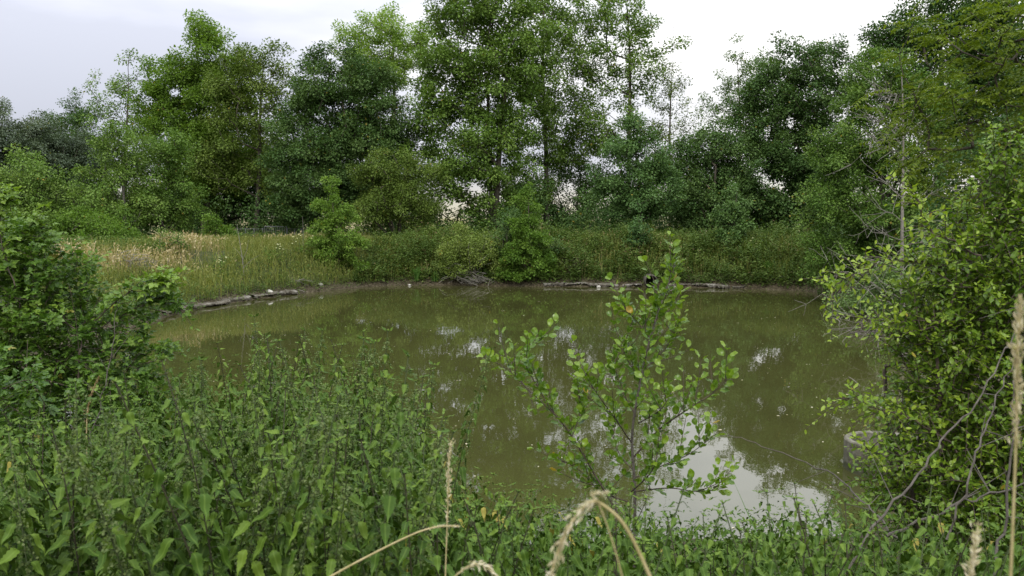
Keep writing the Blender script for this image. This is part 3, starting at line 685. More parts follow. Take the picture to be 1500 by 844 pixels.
r = rng_for('weeds'); a = Acc()
clump = lambda x, y: .5 + .5 * np.sin(x * 1.9 + 1.2 * np.sin(y * 1.3)) * np.sin(y * 2.3 + x * .7)
P = scatter(r, 15000, -6.5, 14, 30.5, 41, lambda x, y, d: (d > .10) & (d < 7.5))
cv = clump(P[:, 0], P[:, 1])
hv = .5 + .5 * np.sin(P[:, 0] * 3.3 + 2 * np.sin(P[:, 1] * 2.1)) * np.sin(P[:, 0] * .8 + 1); kp = r.random(len(P)) < .45 + .8 * hv
P, cv, hv = P[kp], cv[kp], hv[kp]
herbs(a, r, P[cv < .55], .25 + .6 * hv[cv < .55], 16, .12, .40)
herbs(a, r, P[cv >= .55], .3 + .7 * hv[cv >= .55], 18, .135, .62)
for q in range(80):      # taller leafy clumps standing out of the cover
    cx_, cy_ = r.uniform(-5.5, 13), r.uniform(32.5, 38)
    if pond_sd(np.array(cx_), np.array(cy_)) < .4: continue
    k_ = r.integers(12, 40); P = np.stack([cx_ + r.normal(0, .35, k_), cy_ + r.normal(0, .3, k_)], 1); P = P[pond_sd(P[:, 0], P[:, 1]) > .3]; P = np.c_[P, ground(P[:, 0], P[:, 1])]
    herbs(a, r, P, r.uniform(.6, 1.15), 20, r.uniform(.10, .17), r.uniform(.3, .85))
P = scatter(r, 4200, 9, 15, 9, 32, lambda x, y, d: (d > .4) & (d < 5))
herbs(a, r, P, .55, 14, .09, .5)
P = scatter(r, 2600, -14, -6, 8, 22, lambda x, y, d: (d > .4) & (d < 6))
herbs(a, r, P, .55, 14, .09, .5)
P = scatter(r, 6000, -15, -5, 20, 36, lambda x, y, d: (d > .2) & (d < 3.4))
herbs(a, r, P, .34, 12, .085, .5)
P = scatter(r, 5200, -26, -8, 30, 44, lambda x, y, d: d > 4)
u_, v_ = 750 + F * ((P - EYE) @ RIGHT) / ((P - EYE) @ FWD), 422 - F * ((P - EYE) @ UP) / ((P - EYE) @ FWD)
P = P[(v_ < np.where(u_ < 235, 384, 358) + r.normal(0, 4, len(v_)))]
herbs(a, r, P, .5, 16, .14, .6)
P = scatter(r, 14000, -11, 13, 20, 35, lambda x, y, d: (d > -.06) & (d < .5) & (np.sin(x * 2.7 + np.sin(y * 1.9) * 2) + .6 * np.sin(x * 6.1) > -.55))
herbs(a, r, P, .26, 10, .08, .5, spread=.12)
tag(a.build('bank_weeds', M['weed']), 'dense mixed weeds covering the bank between water and wood', 'weeds', kind='stuff')

r = rng_for('grass'); a = Acc()
P = scatter(r, 30000, -17, -4, 21, 42, lambda x, y, d: (d > .22) & (d < 9))
def pix(P): return 750 + F * ((P - EYE) @ RIGHT) / ((P - EYE) @ FWD), 422 - F * ((P - EYE) @ UP) / ((P - EYE) @ FWD)
u, v = pix(P)
P = P[~((u < 330) & (v < 398 + r.normal(0, 6, len(v))) & (r.random(len(u)) < .6))]
blades(a, r, P, r.uniform(.3, .7, len(P)), .009, .5, .07)
P = scatter(r, 17000, -5, 14, 31, 41, lambda x, y, d: (d > .5) & (d < 7))
blades(a, r, P, r.uniform(.4, .85, len(P)), .009, .4, .05, .4)
tag(a.build('bank_grass', M['bank_grass']), 'olive green meadow grass on the slope beside the pond', 'grass', kind='stuff')

r = rng_for('dry'); a = Acc()
P = scatter(r, 34000, -20, -9, 26, 42, lambda x, y, d: (d > 2.0))
u, v = (750 + F * ((P - EYE) @ RIGHT) / ((P - EYE) @ FWD), 422 - F * ((P - EYE) @ UP) / ((P - EYE) @ FWD))
keep = (u > 60) & (v > np.where(u < 235, 382, 358) + r.normal(0, 5, len(v))) & (u < 305 + r.normal(0, 22, len(u)) - 40 * (np.sin(P[:, 1] * 1.1) > .3)) & (v < 404 + r.normal(0, 7, len(v))) & (np.sin(P[:, 0] * 1.7 + 1.3 * np.sin(P[:, 1])) + r.normal(0, .6, len(u)) > -.8)
P = P[keep]
blades(a, r, P, r.uniform(.28, .62, len(P)) * (1 + .55 * (np.sin(P[:, 0] * 1.1 + P[:, 1] * .7) > .2) * r.random(len(P))), .009, .75, .10, .5)
P = scatter(r, 260, -12, -7, 36, 40, lambda x, y, d: d > 4)
blades(a, r, P, r.uniform(.5, .8, len(P)), .009, .5, .11, .45)
P = scatter(r, 1500, -4, 13, 32, 39, lambda x, y, d: (d > .4) & (d < 6) & (np.sin(x * 1.7 + y) + np.sin(x * .6 - 1) > .3))
blades(a, r, P, r.uniform(.5, 1.0, len(P)), .008, .6, .08, .2)
tag(a.build('dry_grass', M['dry_grass']), 'tall golden dry grass on the slope behind the bramble', 'dry grass', kind='stuff')

def tuft(label, px, py, d, n, h, mat='rush', name='rush_tuft', cat='rush'):
    r = rng_for(label); b = at(px, py, d); b[2] = max(float(ground(b[0], b[1])), .05)
    a = Acc(); p = r.normal(0, .07, (n, 3)); p[:, 2] = 0
    blades(a, r, p, r.uniform(.6, 1, n) * h, .011, .5)
    o = a.build(name, M[mat]); o.location = b
    tag(o, label, cat)
tuft('taller bright green rush tuft at the waterline', 612, 418, 33.6, 90, .75)
tuft('shorter green rush tuft close to the bush with grey stems', 637, 418, 33.6, 60, .55)
tuft('leafy green sedge clump leaning at the shore by the concrete ledge', 1125, 412, 32.3, 150, .7)

# pale flowering herbs on the bank
def flower_plant(label, px, py, d, h, nf):
    r = rng_for(label); b = at(px, py, d); b[2] = float(ground(b[0], b[1]))
    root = thing('evening_primrose', label, 'flower', b, 'pale yellow flowering plants on the bank')
    a = Acc(); st = []
    for k in range(6):
        tp = np.array([r.normal(0, .2), r.normal(0, .15), h * r.uniform(.75, 1.1)])
        st.append(tp); sweep(a, np.linspace(0, 1, 5)[:, None] * tp, np.linspace(.008, .004, 5), 4)
    a.build('stem', M['nettle_stem'], root)
    a = Acc()
    herbs(a, r, r.normal(0, .16, (14, 3)) * np.array([1, 1, 0]), h * .9, 14, .1, .55)
    a.build('foliage', M['sapling'], root)
    for k in range(nf):
        tp = st[k % 6] * r.uniform(.78, 1.02) + r.normal(0, .05, 3)
        a = Acc(); az = np.arange(5) * 1.2566 + r.uniform(0, 1)
        D = np.stack([np.cos(az), np.sin(az), np.full(5, .5)], 1) + np.array([0, -.3, 0])
        put_leaves(a, np.tile(tp, (5, 1)), D, np.tile([0, -.3, 1.0], (5, 1)), .042, T_FAR, .5, 1.5)
        a.build('blossom', M['petal'], root)
flower_plant('small pale flowered herb on the grass slope closest to the narrow column shrub', 325, 425, 28.8, .75, 7)
flower_plant('bushy pale flowered herb near the shore where the concrete ledge ends', 405, 418, 31.2, .8, 8)
flower_plant('tall pale flowered herb right beside the light green alder sapling', 440, 410, 32.6, .9, 10)
flower_plant('pale flowered herb beside the conical waterside alder', 826, 395, 34, .75, 4)
flower_plant('pale flowered herb on the bank just beyond the drain pipe', 988, 395, 34.2, .7, 4)
flower_plant('pale flowered herb above the leafy sedge clump', 1105, 398, 33.8, .7, 3)

# dead sapling and brush heap on the slope
def stick_bundle(name, label, cat, b, sticks, mat, k=5):
    root = Acc()
    for pts, r0, r1 in sticks:
        pts = np.asarray(pts); sweep(root, pts, np.linspace(r0, r1, len(pts)), k)
    o = root.build(name, M[mat]); o.location = b
    return tag(o, label, cat)
b = at(358, 425, 29); b[2] = float(ground(b[0], b[1]))
stick_bundle('dead_sapling', 'bare dead sapling stem standing in the grass slope', 'dead sapling', b,
             [([(0, 0, -.1), (-.03, 0, .6), (-.12, 0, 1.3), (-.2, 0, 1.9)], .02, .006), ([(-.04, 0, .6), (.12, 0, .95), (.2, 0, 1.35)], .01, .004), ([(-.02, 0, .35), (.3, .05, .65), (.62, .05, .82)], .009, .003), ([(-.04, 0, .7), (-.2, 0, .95), (-.36, 0, 1.1)], .008, .003)], 'twig_grey')
b = at(445, 400, 33.5); b[2] = float(ground(b[0], b[1]))
stick_bundle('dead_sapling', 'thin bare stem standing close to the light green alder sapling', 'dead sapling', b,
             [([(0, 0, -.1), (0, 0, .5), (.02, 0, 1.0), (.0, 0, 1.5)], .014, .006), ([(0, 0, .7), (.12, 0, 1.0)], .008, .003)], 'twig_grey')
def heap(name, label, cat, px, py, d, n, w, h, mat, length):
    r = rng_for(label); b = at(px, py, d); b[2] = float(ground(b[0], b[1]))
    st = []
    for k in range(n):
        c = np.array([r.normal(0, w), r.normal(0, w * .5), abs(r.normal(0, h))])
        dv = unit(np.array([r.normal(0, 1), r.normal(0, .6), r.normal(0, .45)])) * length * r.uniform(.4, 1)
        m = (c * 2 + dv * .0) / 2 + r.normal(0, .06, 3)
        st.append(([c - dv / 2, m + np.array([0, 0, .05]), c + dv / 2], .012, .005))
    return stick_bundle(name, label, cat, b, st, mat)
heap('brush_heap', 'grey heap of dead brushwood at the foot of the dry grass', 'brushwood', 192, 420, 27.5, 120, .45, .2, 'twig_grey', .9)
heap('brush_heap', 'grey tangle of dead twigs under the dull green bush', 'brushwood', 692, 416, 33.3, 110, .38, .22, 'twig_grey', .8)
heap('brush_heap', 'brown dead twigs beside the conical waterside alder', 'brushwood', 838, 408, 33.6, 50, .3, .3, 'twig', .8)
heap('brush_heap', 'grey driftwood sticks lying on the shore at the end of the ledge', 'brushwood', 432, 432, 30.4, 26, .2, .04, 'twig_grey', .9)
heap('brush_heap', 'tangled dead twigs at the waterline under the bare grey tree', 'brushwood', 1300, 450, 19.5, 90, .42, .2, 'twig_dull', 1.1)

# ---------------------------------------------------------------- drain pipe, concrete ring, stones, gate
def hollow(rad, wall, length, k=40, bulge=None):
    """open tube along +Y from 0 to length"""
    a = np.arange(k) * 2 * math.pi / k
    prof = [(rad - wall, length), (rad - wall, .012), (rad - wall + .012, 0), (rad - .012, 0), (rad, .012)] + (bulge or []) + [(rad, length)]
    V = np.concatenate([np.stack([np.cos(a) * q, np.full(k, y), np.sin(a) * q], 1) for q, y in prof])
    i = np.arange(k); j = (i + 1) % k; n = len(prof)
    f = np.concatenate([np.stack([s * k + i, s * k + j, (s + 1) * k + j, (s + 1) * k + i], 1) for s in range(n - 1)])
    acc = Acc(); acc.add(V, f); return acc
pa = hollow(.25, .032, 2.2, bulge=[(.25, .1), (.262, .12), (.262, .2), (.25, .22), (.25, .6), (.262, .62), (.262, .7), (.25, .72)])
pp = pa.build('drain_pipe', M['pipe'], smooth=False)
c = at(954, 415, 32.15); pp.location = (c[0], c[1], .27); pp.rotation_euler = (0, 0, math.radians(-4))
tag(pp, 'dark round drain pipe mouth in the far bank at the waterline', 'pipe')

ra = hollow(.46, .075, 1.0, 56)
rr = ra.build('concrete_ring', stained_concrete(), smooth=False)
c = at(1301, 655, 8.9); rr.location = (c[0], c[1], .335); rr.rotation_euler = (math.radians(-90 - 2), 0, 0)
tag(rr, 'round concrete well ring standing in the shallows under the thorn bush', 'well ring')

def stone(label, px, py, d, s, mat='stone', group=None):
    r = rng_for(label); b = at(px, py, d)
    nlat, nlon = 7, 10
    th = np.linspace(.15, math.pi - .15, nlat); ph = np.arange(nlon) * 2 * math.pi / nlon
    V = np.array([(math.sin(t) * math.cos(p), math.sin(t) * math.sin(p), math.cos(t)) for t in th for p in ph])
    V = V * (1 + r.normal(0, .12, (len(V), 1))) * np.array([s, s * .8, s * .65])
    f = [(i * nlon + j, i * nlon + (j + 1) % nlon, (i + 1) * nlon + (j + 1) % nlon, (i + 1) * nlon + j) for i in range(nlat - 1) for j in range(nlon)]
    a = Acc(); a.add(V, f)
    a.add(np.zeros((0, 3)), np.array([list(range(nlon))]) - a.n); a.add(np.zeros((0, 3)), np.array([list(range((nlat - 1) * nlon, nlat * nlon))]) - a.n)
    o = a.build('stone', M[mat], smooth=False)
    sdv = float(pond_sd(b[0], b[1]))
    o.location = (b[0], b[1], max(float(ground(b[0], b[1])), 0) + s * .35)
    tag(o, label, 'stone', group)
stone('pale round stone at the waterline below the ledge', 877, 421, 32.3, .09)
stone('pale stone at the waterline just past the drain pipe', 988, 421, 32.1, .09)
stone('small stone at the water edge below the two rush tufts', 600, 418, 33.2, .07)
stone('grey block stone on the shore under the light green alder sapling', 470, 426, 30.9, .1)
stone('flat grey stone on the ledge below the pale flowered herbs', 395, 437, 28.4, .12)
stone('grey stone on the shore under the lush green alder', 1145, 420, 31.8, .12)

def gate():
    d = 44
    b = at(404, 345, d); b[2] = float(ground(b[0], b[1]))
    z1 = at(404, 331.5, d)[2] - b[2]
    root = thing('metal_gate', 'small grey metal barred gate at the top of the grass slope', 'gate', b)
    w = 32 * d / F
    def bar(a, p, q, rr): sweep(a, np.linspace(np.array(p), np.array(q), 3), rr, 6)
    a = Acc()
    bar(a, (-w / 2, 0, 0), (-w / 2, 0, z1), .03); bar(a, (w / 2, 0, 0), (w / 2, 0, z1), .03)
    bar(a, (-w / 2, 0, z1 - .02), (w / 2, 0, z1 - .02), .028); bar(a, (-w / 2, 0, z1 - .5), (w / 2, 0, z1 - .5), .025)
    a.build('gate_frame', M['metal'], root)
    for k in range(9):
        a = Acc(); x = -w / 2 + w * (k + 1) / 10
        bar(a, (x, 0, .15), (x, 0, z1 - .03), .013); a.build('bar', M['metal'], root)
    for sgn, x0, x1, lab in ((-1, 347, 385, 'thin grey wire fence on the sapling side of the gate'), (1, 421, 442, 'thin grey wire fence on the lime tree side of the gate')):
        p0, p1 = at(x0, 337, d), at(x1, 337, d)
        bb = p0.copy(); bb[2] = b[2]
        rt = thing('wire_fence', lab, 'fence', bb)
        n = 4 if sgn < 0 else 3
        ln = p1[0] - p0[0]
        for k in range(n):
            a = Acc(); bar(a, (ln * k / (n - 1), 0, 0), (ln * k / (n - 1), 0, z1 - .1), .03); a.build('post', M['metal'], rt)
        a = Acc()
        for zz in (z1 - .15, z1 - .4): bar(a, (0, 0, zz), (ln, 0, zz), .014)
        for k in range(1, int(ln / .12)): bar(a, (k * .12, 0, z1 - .75), (k * .12, 0, z1 - .16), .004)
        a.build('wire', M['metal'], rt)
gate()

# floating petals and leaf bits, sticks in the water
r = rng_for('specks'); a = Acc()
x = r.uniform(-9, 10, 2200); y = 7 + 25 * r.random(2200) ** 1.2
cl = np.sin(x * .9 + 2 * np.sin(y * .35)) * np.sin(y * .55 + x * .3)
k = (pond_sd(x, y) < -.25) & (cl + r.normal(0, .5, len(x)) > .25)
P = np.stack([x[k], y[k], np.full(k.sum(), .004)], 1)
az = r.uniform(0, 6.28, len(P))
put_leaves(a, P, np.stack([np.cos(az), np.sin(az), 0 * az], 1), np.tile([0, 0, 1.0], (len(P), 1)), r.gamma(3, .0075, len(P)), (np.array([(0, 0, 0), (.45, .35, .02), (1, 0, 0), (.45, -.35, .02)]), np.array([(0, 1, 2, 3)]), None), r.uniform(0, .9, len(P)))
tag(a.build('floating_debris', M['seed']), 'pale petals and leaf bits floating on the pond', 'debris', kind='stuff')
def water_stick(label, pts, r0):
    P = np.array([at(*p) for p in pts]); b = P[0].copy(); b[2] = 0
    o = Acc(); sweep(o, catmull(P - b, 5, False), np.linspace(r0, r0 * .4, (len(P) - 1) * 5 + 1), 6)
    o = o.build('water_stick', M['twig_grey']); o.location = b; tag(o, label, 'stick')
def wpt(px, py, z):   # the point of the pond seen at a pixel, z above the water
    dv = FWD + RIGHT * (px - 750) / F + UP * (422 - py) / F
    t = (z - EYE[2]) / dv[2]
    return (px, py, t)
water_stick('curved pale stick poking out of the water under the dipping alder branches', [wpt(1228, 478, -.03), wpt(1230, 471, .10), wpt(1222, 466, .16), wpt(1214, 466, .12)], .016)
water_stick('thin stick rising from the water near the bare grey tree', [wpt(1233, 502, -.03), wpt(1240, 494, .10), wpt(1252, 492, .12)], .012)
water_stick('straight twig sticking out of the water below the thorn bush edge', [wpt(1262, 568, -.03), wpt(1252, 558, .08), wpt(1243, 552, .12)], .010)

# ---------------------------------------------------------------- overhanging tree, thorn bush, bramble
def fronds(acc, r, C, D, nl, L, ls):
    """pinnate drooping leaves: a row of leaflet pairs along an arching rib"""
    m = len(C)
    D = unit(D)
    t = (np.arange(nl) + 1) / nl
    S = unit(np.cross(D, np.array([0, 0, 1.0])))
    pos = C[:, None] + D[:, None] * (L[:, None] * t)[..., None] + np.array([0, 0, -1.0]) * (.45 * L[:, None] * t ** 2)[..., None]
    tn = np.clip(r.normal(.5, .16, (m, 1)) + r.normal(0, .07, (m, nl)), 0, .97)
    for sg in (-1, 1):
        dd = S[:, None] * sg + D[:, None] * .5 + np.array([0, 0, -.35]) + r.normal(0, .15, (m, nl, 3))
        put_leaves(acc, pos.reshape(-1, 3), dd.reshape(-1, 3), np.array([0, 0, 1.0]) + r.normal(0, .25, (m * nl, 3)), ls * r.uniform(.8, 1.15, m * nl), T_MID, tn.ravel(), .7)

def overhang():
    label = 'overhanging walnut branches with drooping feathered leaves from beyond the frame'
    r = rng_for(label); d = 8.5
    b = at(1760, 422, 9.5); b[2] = float(ground(b[0], b[1])) - .05
    root = thing('walnut_tree', label, 'tree', b)
    pts = lobe_points(r, [(1470, 70, 100, 90), (1380, 60, 60, 50), (1420, 150, 90, 55), (1500, 170, 70, 80), (1380, 215, 70, 35), (1470, 250, 70, 50), (1340, 150, 45, 40), (1430, 290, 60, 25), (1330, 235, 40, 20), (1560, 250, 60, 90), (1600, 100, 90, 130)], d, .27, .9, .6)
    tp = at(1720, -150, 9.5)
    nd, par, tips = skeleton(r, [trunk_line(r, b, tp, 16)], pts, .25, .06, .3)
    rad = radii_of(par, tips, .0042, .5)
    a = Acc(); c = np.where(par >= 0)[0]
    put_edges(a, nd[par[c]] - b, nd[c] - b, np.where(rad[par[c]] > 1.6 * rad[c], 1.2 * rad[c], rad[par[c]]), rad[c], 5)
    a.build('trunk', M['bark'], root, smooth=True)
    a = Acc(); C = []; D = []
    tdir = unit(nd[tips] - nd[par[par[tips]]])
    for k in range(9):
        C.append(nd[tips] - b + r.normal(0, .10, (len(tips), 3)) * np.array([1, 1, .7])); D.append(tdir * .4 + unit(r.normal(size=(len(tips), 3)) * np.array([1, 1, .25])) * .9 + np.array([-.35, 0, .1]))
    C = np.concatenate(C); D = np.concatenate(D)
    fronds(a, r, C, D, 6, r.uniform(.16, .30, len(C)), .062)
    a.build('crown', M['overhang'], root)
overhang()

def near_bush(name, label, base, lobes, d, mat, T, mind, nl, L, cat, twig='twig', stems=7, extra=(), arches=(), triple=False, spread=.5, shell=.55):
    """bush close by: real twigs with alternate leaves; extra = bare or leafy hand placed shoots [(pixels+distance polyline, radius, leafy)]"""
    r = rng_for(label)
    b = np.array(base, float)
    root = thing(name, label, cat, b)
    pts = lobe_points(r, lobes, d, mind, .8, shell)
    pts = pts[pts[:, 2] > b[2] - .4]
    trunks = []
    cx = pts.mean(0)
    for s in range(stems):
        o = np.array([math.cos(s * 2.4), math.sin(s * 2.4), 0]) * spread
        g = b + o * .8; g[2] = float(ground(g[0], g[1])) - .03
        trunks.append(trunk_line(r, g, cx + o * 1.1 + np.array([0, 0, r.uniform(-.2, .5)]), 9, .04))
    nd, par, tips = skeleton(r, trunks, pts, .12, .10, .35)
    rad = radii_of(par, tips, .0016, .42)
    a = Acc(); c = np.where(par >= 0)[0]
    put_edges(a, nd[par[c]] - b, nd[c] - b, np.where(rad[par[c]] > 1.6 * rad[c], 1.2 * rad[c], rad[par[c]]), rad[c], 5)
    lf = Acc()
    # leafy shoots at every tip
    def shoot(p, dv, ln, n, tm=.5):
        t = np.linspace(0.05, 1, n)
        dv = unit(dv)
        line = p + dv * (ln * t)[:, None] + np.array([0, 0, -1]) * (ln * .25 * t * t)[:, None]
        sweep(a, line - b, np.linspace(.0022, .001, n), 4)
        az = np.arange(n) * 2.4 + r.uniform(0, 6)
        ref = unit(np.cross(dv, [0.3, .2, 1.0])); r2 = np.cross(dv, ref)
        out = np.cos(az)[:, None] * ref + np.sin(az)[:, None] * r2
        D = out + dv * .6 + np.array([0, 0, .1]) + r.normal(0, .25, (n, 3))
        Nn = np.array([0, -.15, 1.0]) + r.normal(0, .4, (n, 3))
        ti = np.clip(r.normal(tm, .13) + r.normal(0, .1, n) + .22 * (t - .4), 0, .96); ti = np.where(r.random(n) < .006, 1, ti)
        Ls = L * r.uniform(.6, 1.2, n) * (1.15 - .45 * t)
        if triple:
            pet = line + unit(D) * (L * .55)
            put_leaves(lf, pet - b, D, Nn, Ls, T, ti)
            sd_ = unit(np.cross(unit(D), Nn))
            put_leaves(lf, pet - b, unit(D) * .35 + sd_, Nn, Ls * .85, T, ti); put_leaves(lf, pet - b, unit(D) * .35 - sd_, Nn, Ls * .85, T, ti)
        else:
            put_leaves(lf, line - b, D, Nn, Ls, T, ti)
    ctr = pts.mean(0)
    for tpi in tips:
        p = nd[tpi]; dv = unit(nd[tpi] - nd[par[tpi]]) * .6 + unit(p - ctr) * .6 + r.normal(0, .35, 3) + np.array([0, 0, .25])
        for q in range(4):
            shoot(p - dv * .02 * q, dv + r.normal(0, .5, 3), r.uniform(.5, 1.2) * nl * L * .5, nl, .45)
    a.build('crown', M[twig], root)
    lf_tips = lf
    lf.build('foliage', M[mat], root, smooth=True)
    for poly, rr, leafy in extra:
        P = catmull(np.array([at(*p) for p in poly]), 6, False)
        P = P + r.normal(0, .006, P.shape)
        a = Acc(); lf = Acc()
        sweep(a, P - b, np.linspace(rr, rr * .35, len(P)), 6)
        br = None
        if leafy:
            for i in range(2, len(P)):
                for q in range(2):
                    shoot(P[i], unit(P[i] - P[i - 1]) + r.normal(0, .7, 3) + np.array([0, 0, .3]), L * nl * .32, max(4, nl // 2), .62)
            shoot(P[-1], unit(P[-1] - P[-2]), L * nl * .5, nl, .8)
        else:
            for q in range(5):
                i0 = r.integers(2, len(P) - 1); dv = unit(unit(P[i0] - P[i0 - 1]) + r.normal(0, .8, 3)); l2 = r.uniform(.06, .22)
                sweep(a, P[i0] - b + dv * l2 * np.linspace(0, 1, 4)[:, None], np.linspace(rr * .4, rr * .2, 4), 4)
        br = a.build('branch', M['twig_dull' if not leafy else twig], root)
        if leafy: lf.build('foliage', M[mat], br, smooth=True)
    return root

bb = at(1480, 700, 3.9); bb[2] = float(ground(bb[0], bb[1]))
near_bush('thorn_bush', 'large bright green thorn bush beside the concrete ring', bb,
          [(1490, 390, 110, 100), (1420, 430, 95, 60), (1385, 490, 75, 55), (1480, 500, 120, 90), (1378, 570, 62, 70), (1440, 610, 110, 90), (1520, 300, 60, 60), (1530, 620, 80, 120), (1400, 690, 110, 70), (1430, 330, 50, 50), (1450, 760, 110, 70), (1500, 450, 90, 110), (1390, 770, 80, 60), (1480, 700, 100, 90), (1400, 640, 70, 60), (1330, 480, 35, 40), (1360, 720, 50, 50), (1480, 270, 60, 60)], 3.9, 'thorn', T_THORN, .082, 12, .038, 'bush',
          extra=[([(1430, 400, 3.8), (1360, 388, 3.8), (1300, 385, 3.8), (1255, 402, 3.8), (1218, 418, 3.8)], .006, True),
                 ([(1440, 380, 3.7), (1390, 350, 3.7), (1355, 330, 3.7), (1345, 290, 3.7)], .005, True),
                 ([(1420, 710, 3.6), (1370, 690, 3.6), (1320, 672, 3.6), (1270, 662, 3.6)], .003, True),
                 ([(1400, 660, 3.7), (1330, 610, 3.7), (1285, 600, 3.7), (1248, 580, 3.7)], .005, True),
                 ([(1400, 470, 3.8), (1330, 470, 3.8), (1275, 470, 3.8)], .004, True),
                 ([(1230, 850, 2.5), (1310, 735, 2.6), (1370, 655, 2.7), (1430, 590, 2.8), (1480, 500, 2.9), (1510, 420, 3.0)], .0045, False),
                 ([(1390, 790, 2.5), (1425, 690, 2.5), (1445, 620, 2.6), (1480, 540, 2.7), (1530, 430, 2.8)], .0038, False),
                 ([(1300, 785, 2.7), (1390, 745, 2.7), (1450, 725, 2.7), (1530, 700, 2.7)], .005, False),
                 ([(1320, 800, 2.9), (1270, 740, 3.4), (1210, 690, 4.0), (1120, 655, 4.3), (1062, 632, 4.4)], .005, False),
                 ([(1440, 860, 2.3), (1470, 780, 2.3), (1485, 650, 2.3), (1488, 560, 2.3)], .005, False)])
bl = at(40, 640, 5.6); bl[2] = float(ground(bl[0], bl[1]))
near_bush('bramble_thicket', 'tall bramble thicket with arching leafy shoots above the nettles', bl,
          [(20, 400, 95, 60), (70, 430, 72, 50), (130, 492, 72, 44), (40, 480, 120, 80), (190, 520, 55, 50), (110, 540, 110, 60), (-40, 380, 90, 80), (20, 560, 110, 60), (60, 620, 120, 50), (170, 570, 70, 50), (185, 600, 70, 45), (100, 620, 90, 50), (205, 470, 30, 40), (100, 390, 45, 30), (30, 440, 90, 70), (105, 525, 80, 60)], 5.6, 'bramble', T_BRAMBLE, .135, 7, .050, 'bramble', triple=True, stems=9,
          extra=[([(70, 440, 5.5), (60, 380, 5.5), (45, 350, 5.5), (50, 330, 5.5)], .004, True),
                 ([(20, 420, 5.2), (0, 340, 5.2), (5, 300, 5.2), (10, 290, 5.2)], .004, True),
                 ([(140, 470, 5.4), (185, 430, 5.4), (220, 415, 5.4), (240, 412, 5.4)], .004, True),
                 ([(150, 480, 5.5), (200, 450, 5.5), (235, 440, 5.5), (255, 445, 5.5)], .004, True),
                 ([(30, 450, 5.4), (25, 400, 5.4), (30, 350, 5.4)], .004, True)])
a_ = at(20, 620, 3.6); a_[2] = float(ground(a_[0], a_[1]))
near_bush('bramble_thicket', 'low bright bramble in front of the tall bramble thicket', a_,
          [(10, 590, 60, 50), (-30, 560, 60, 70)], 3.7, 'bramble', T_BRAMBLE, .11, 6, .044, 'bramble', triple=True, stems=4, spread=.2,
          extra=[([(110, 700, 3.5), (150, 580, 3.5), (165, 480, 3.5), (175, 440, 3.5)], .003, False)])

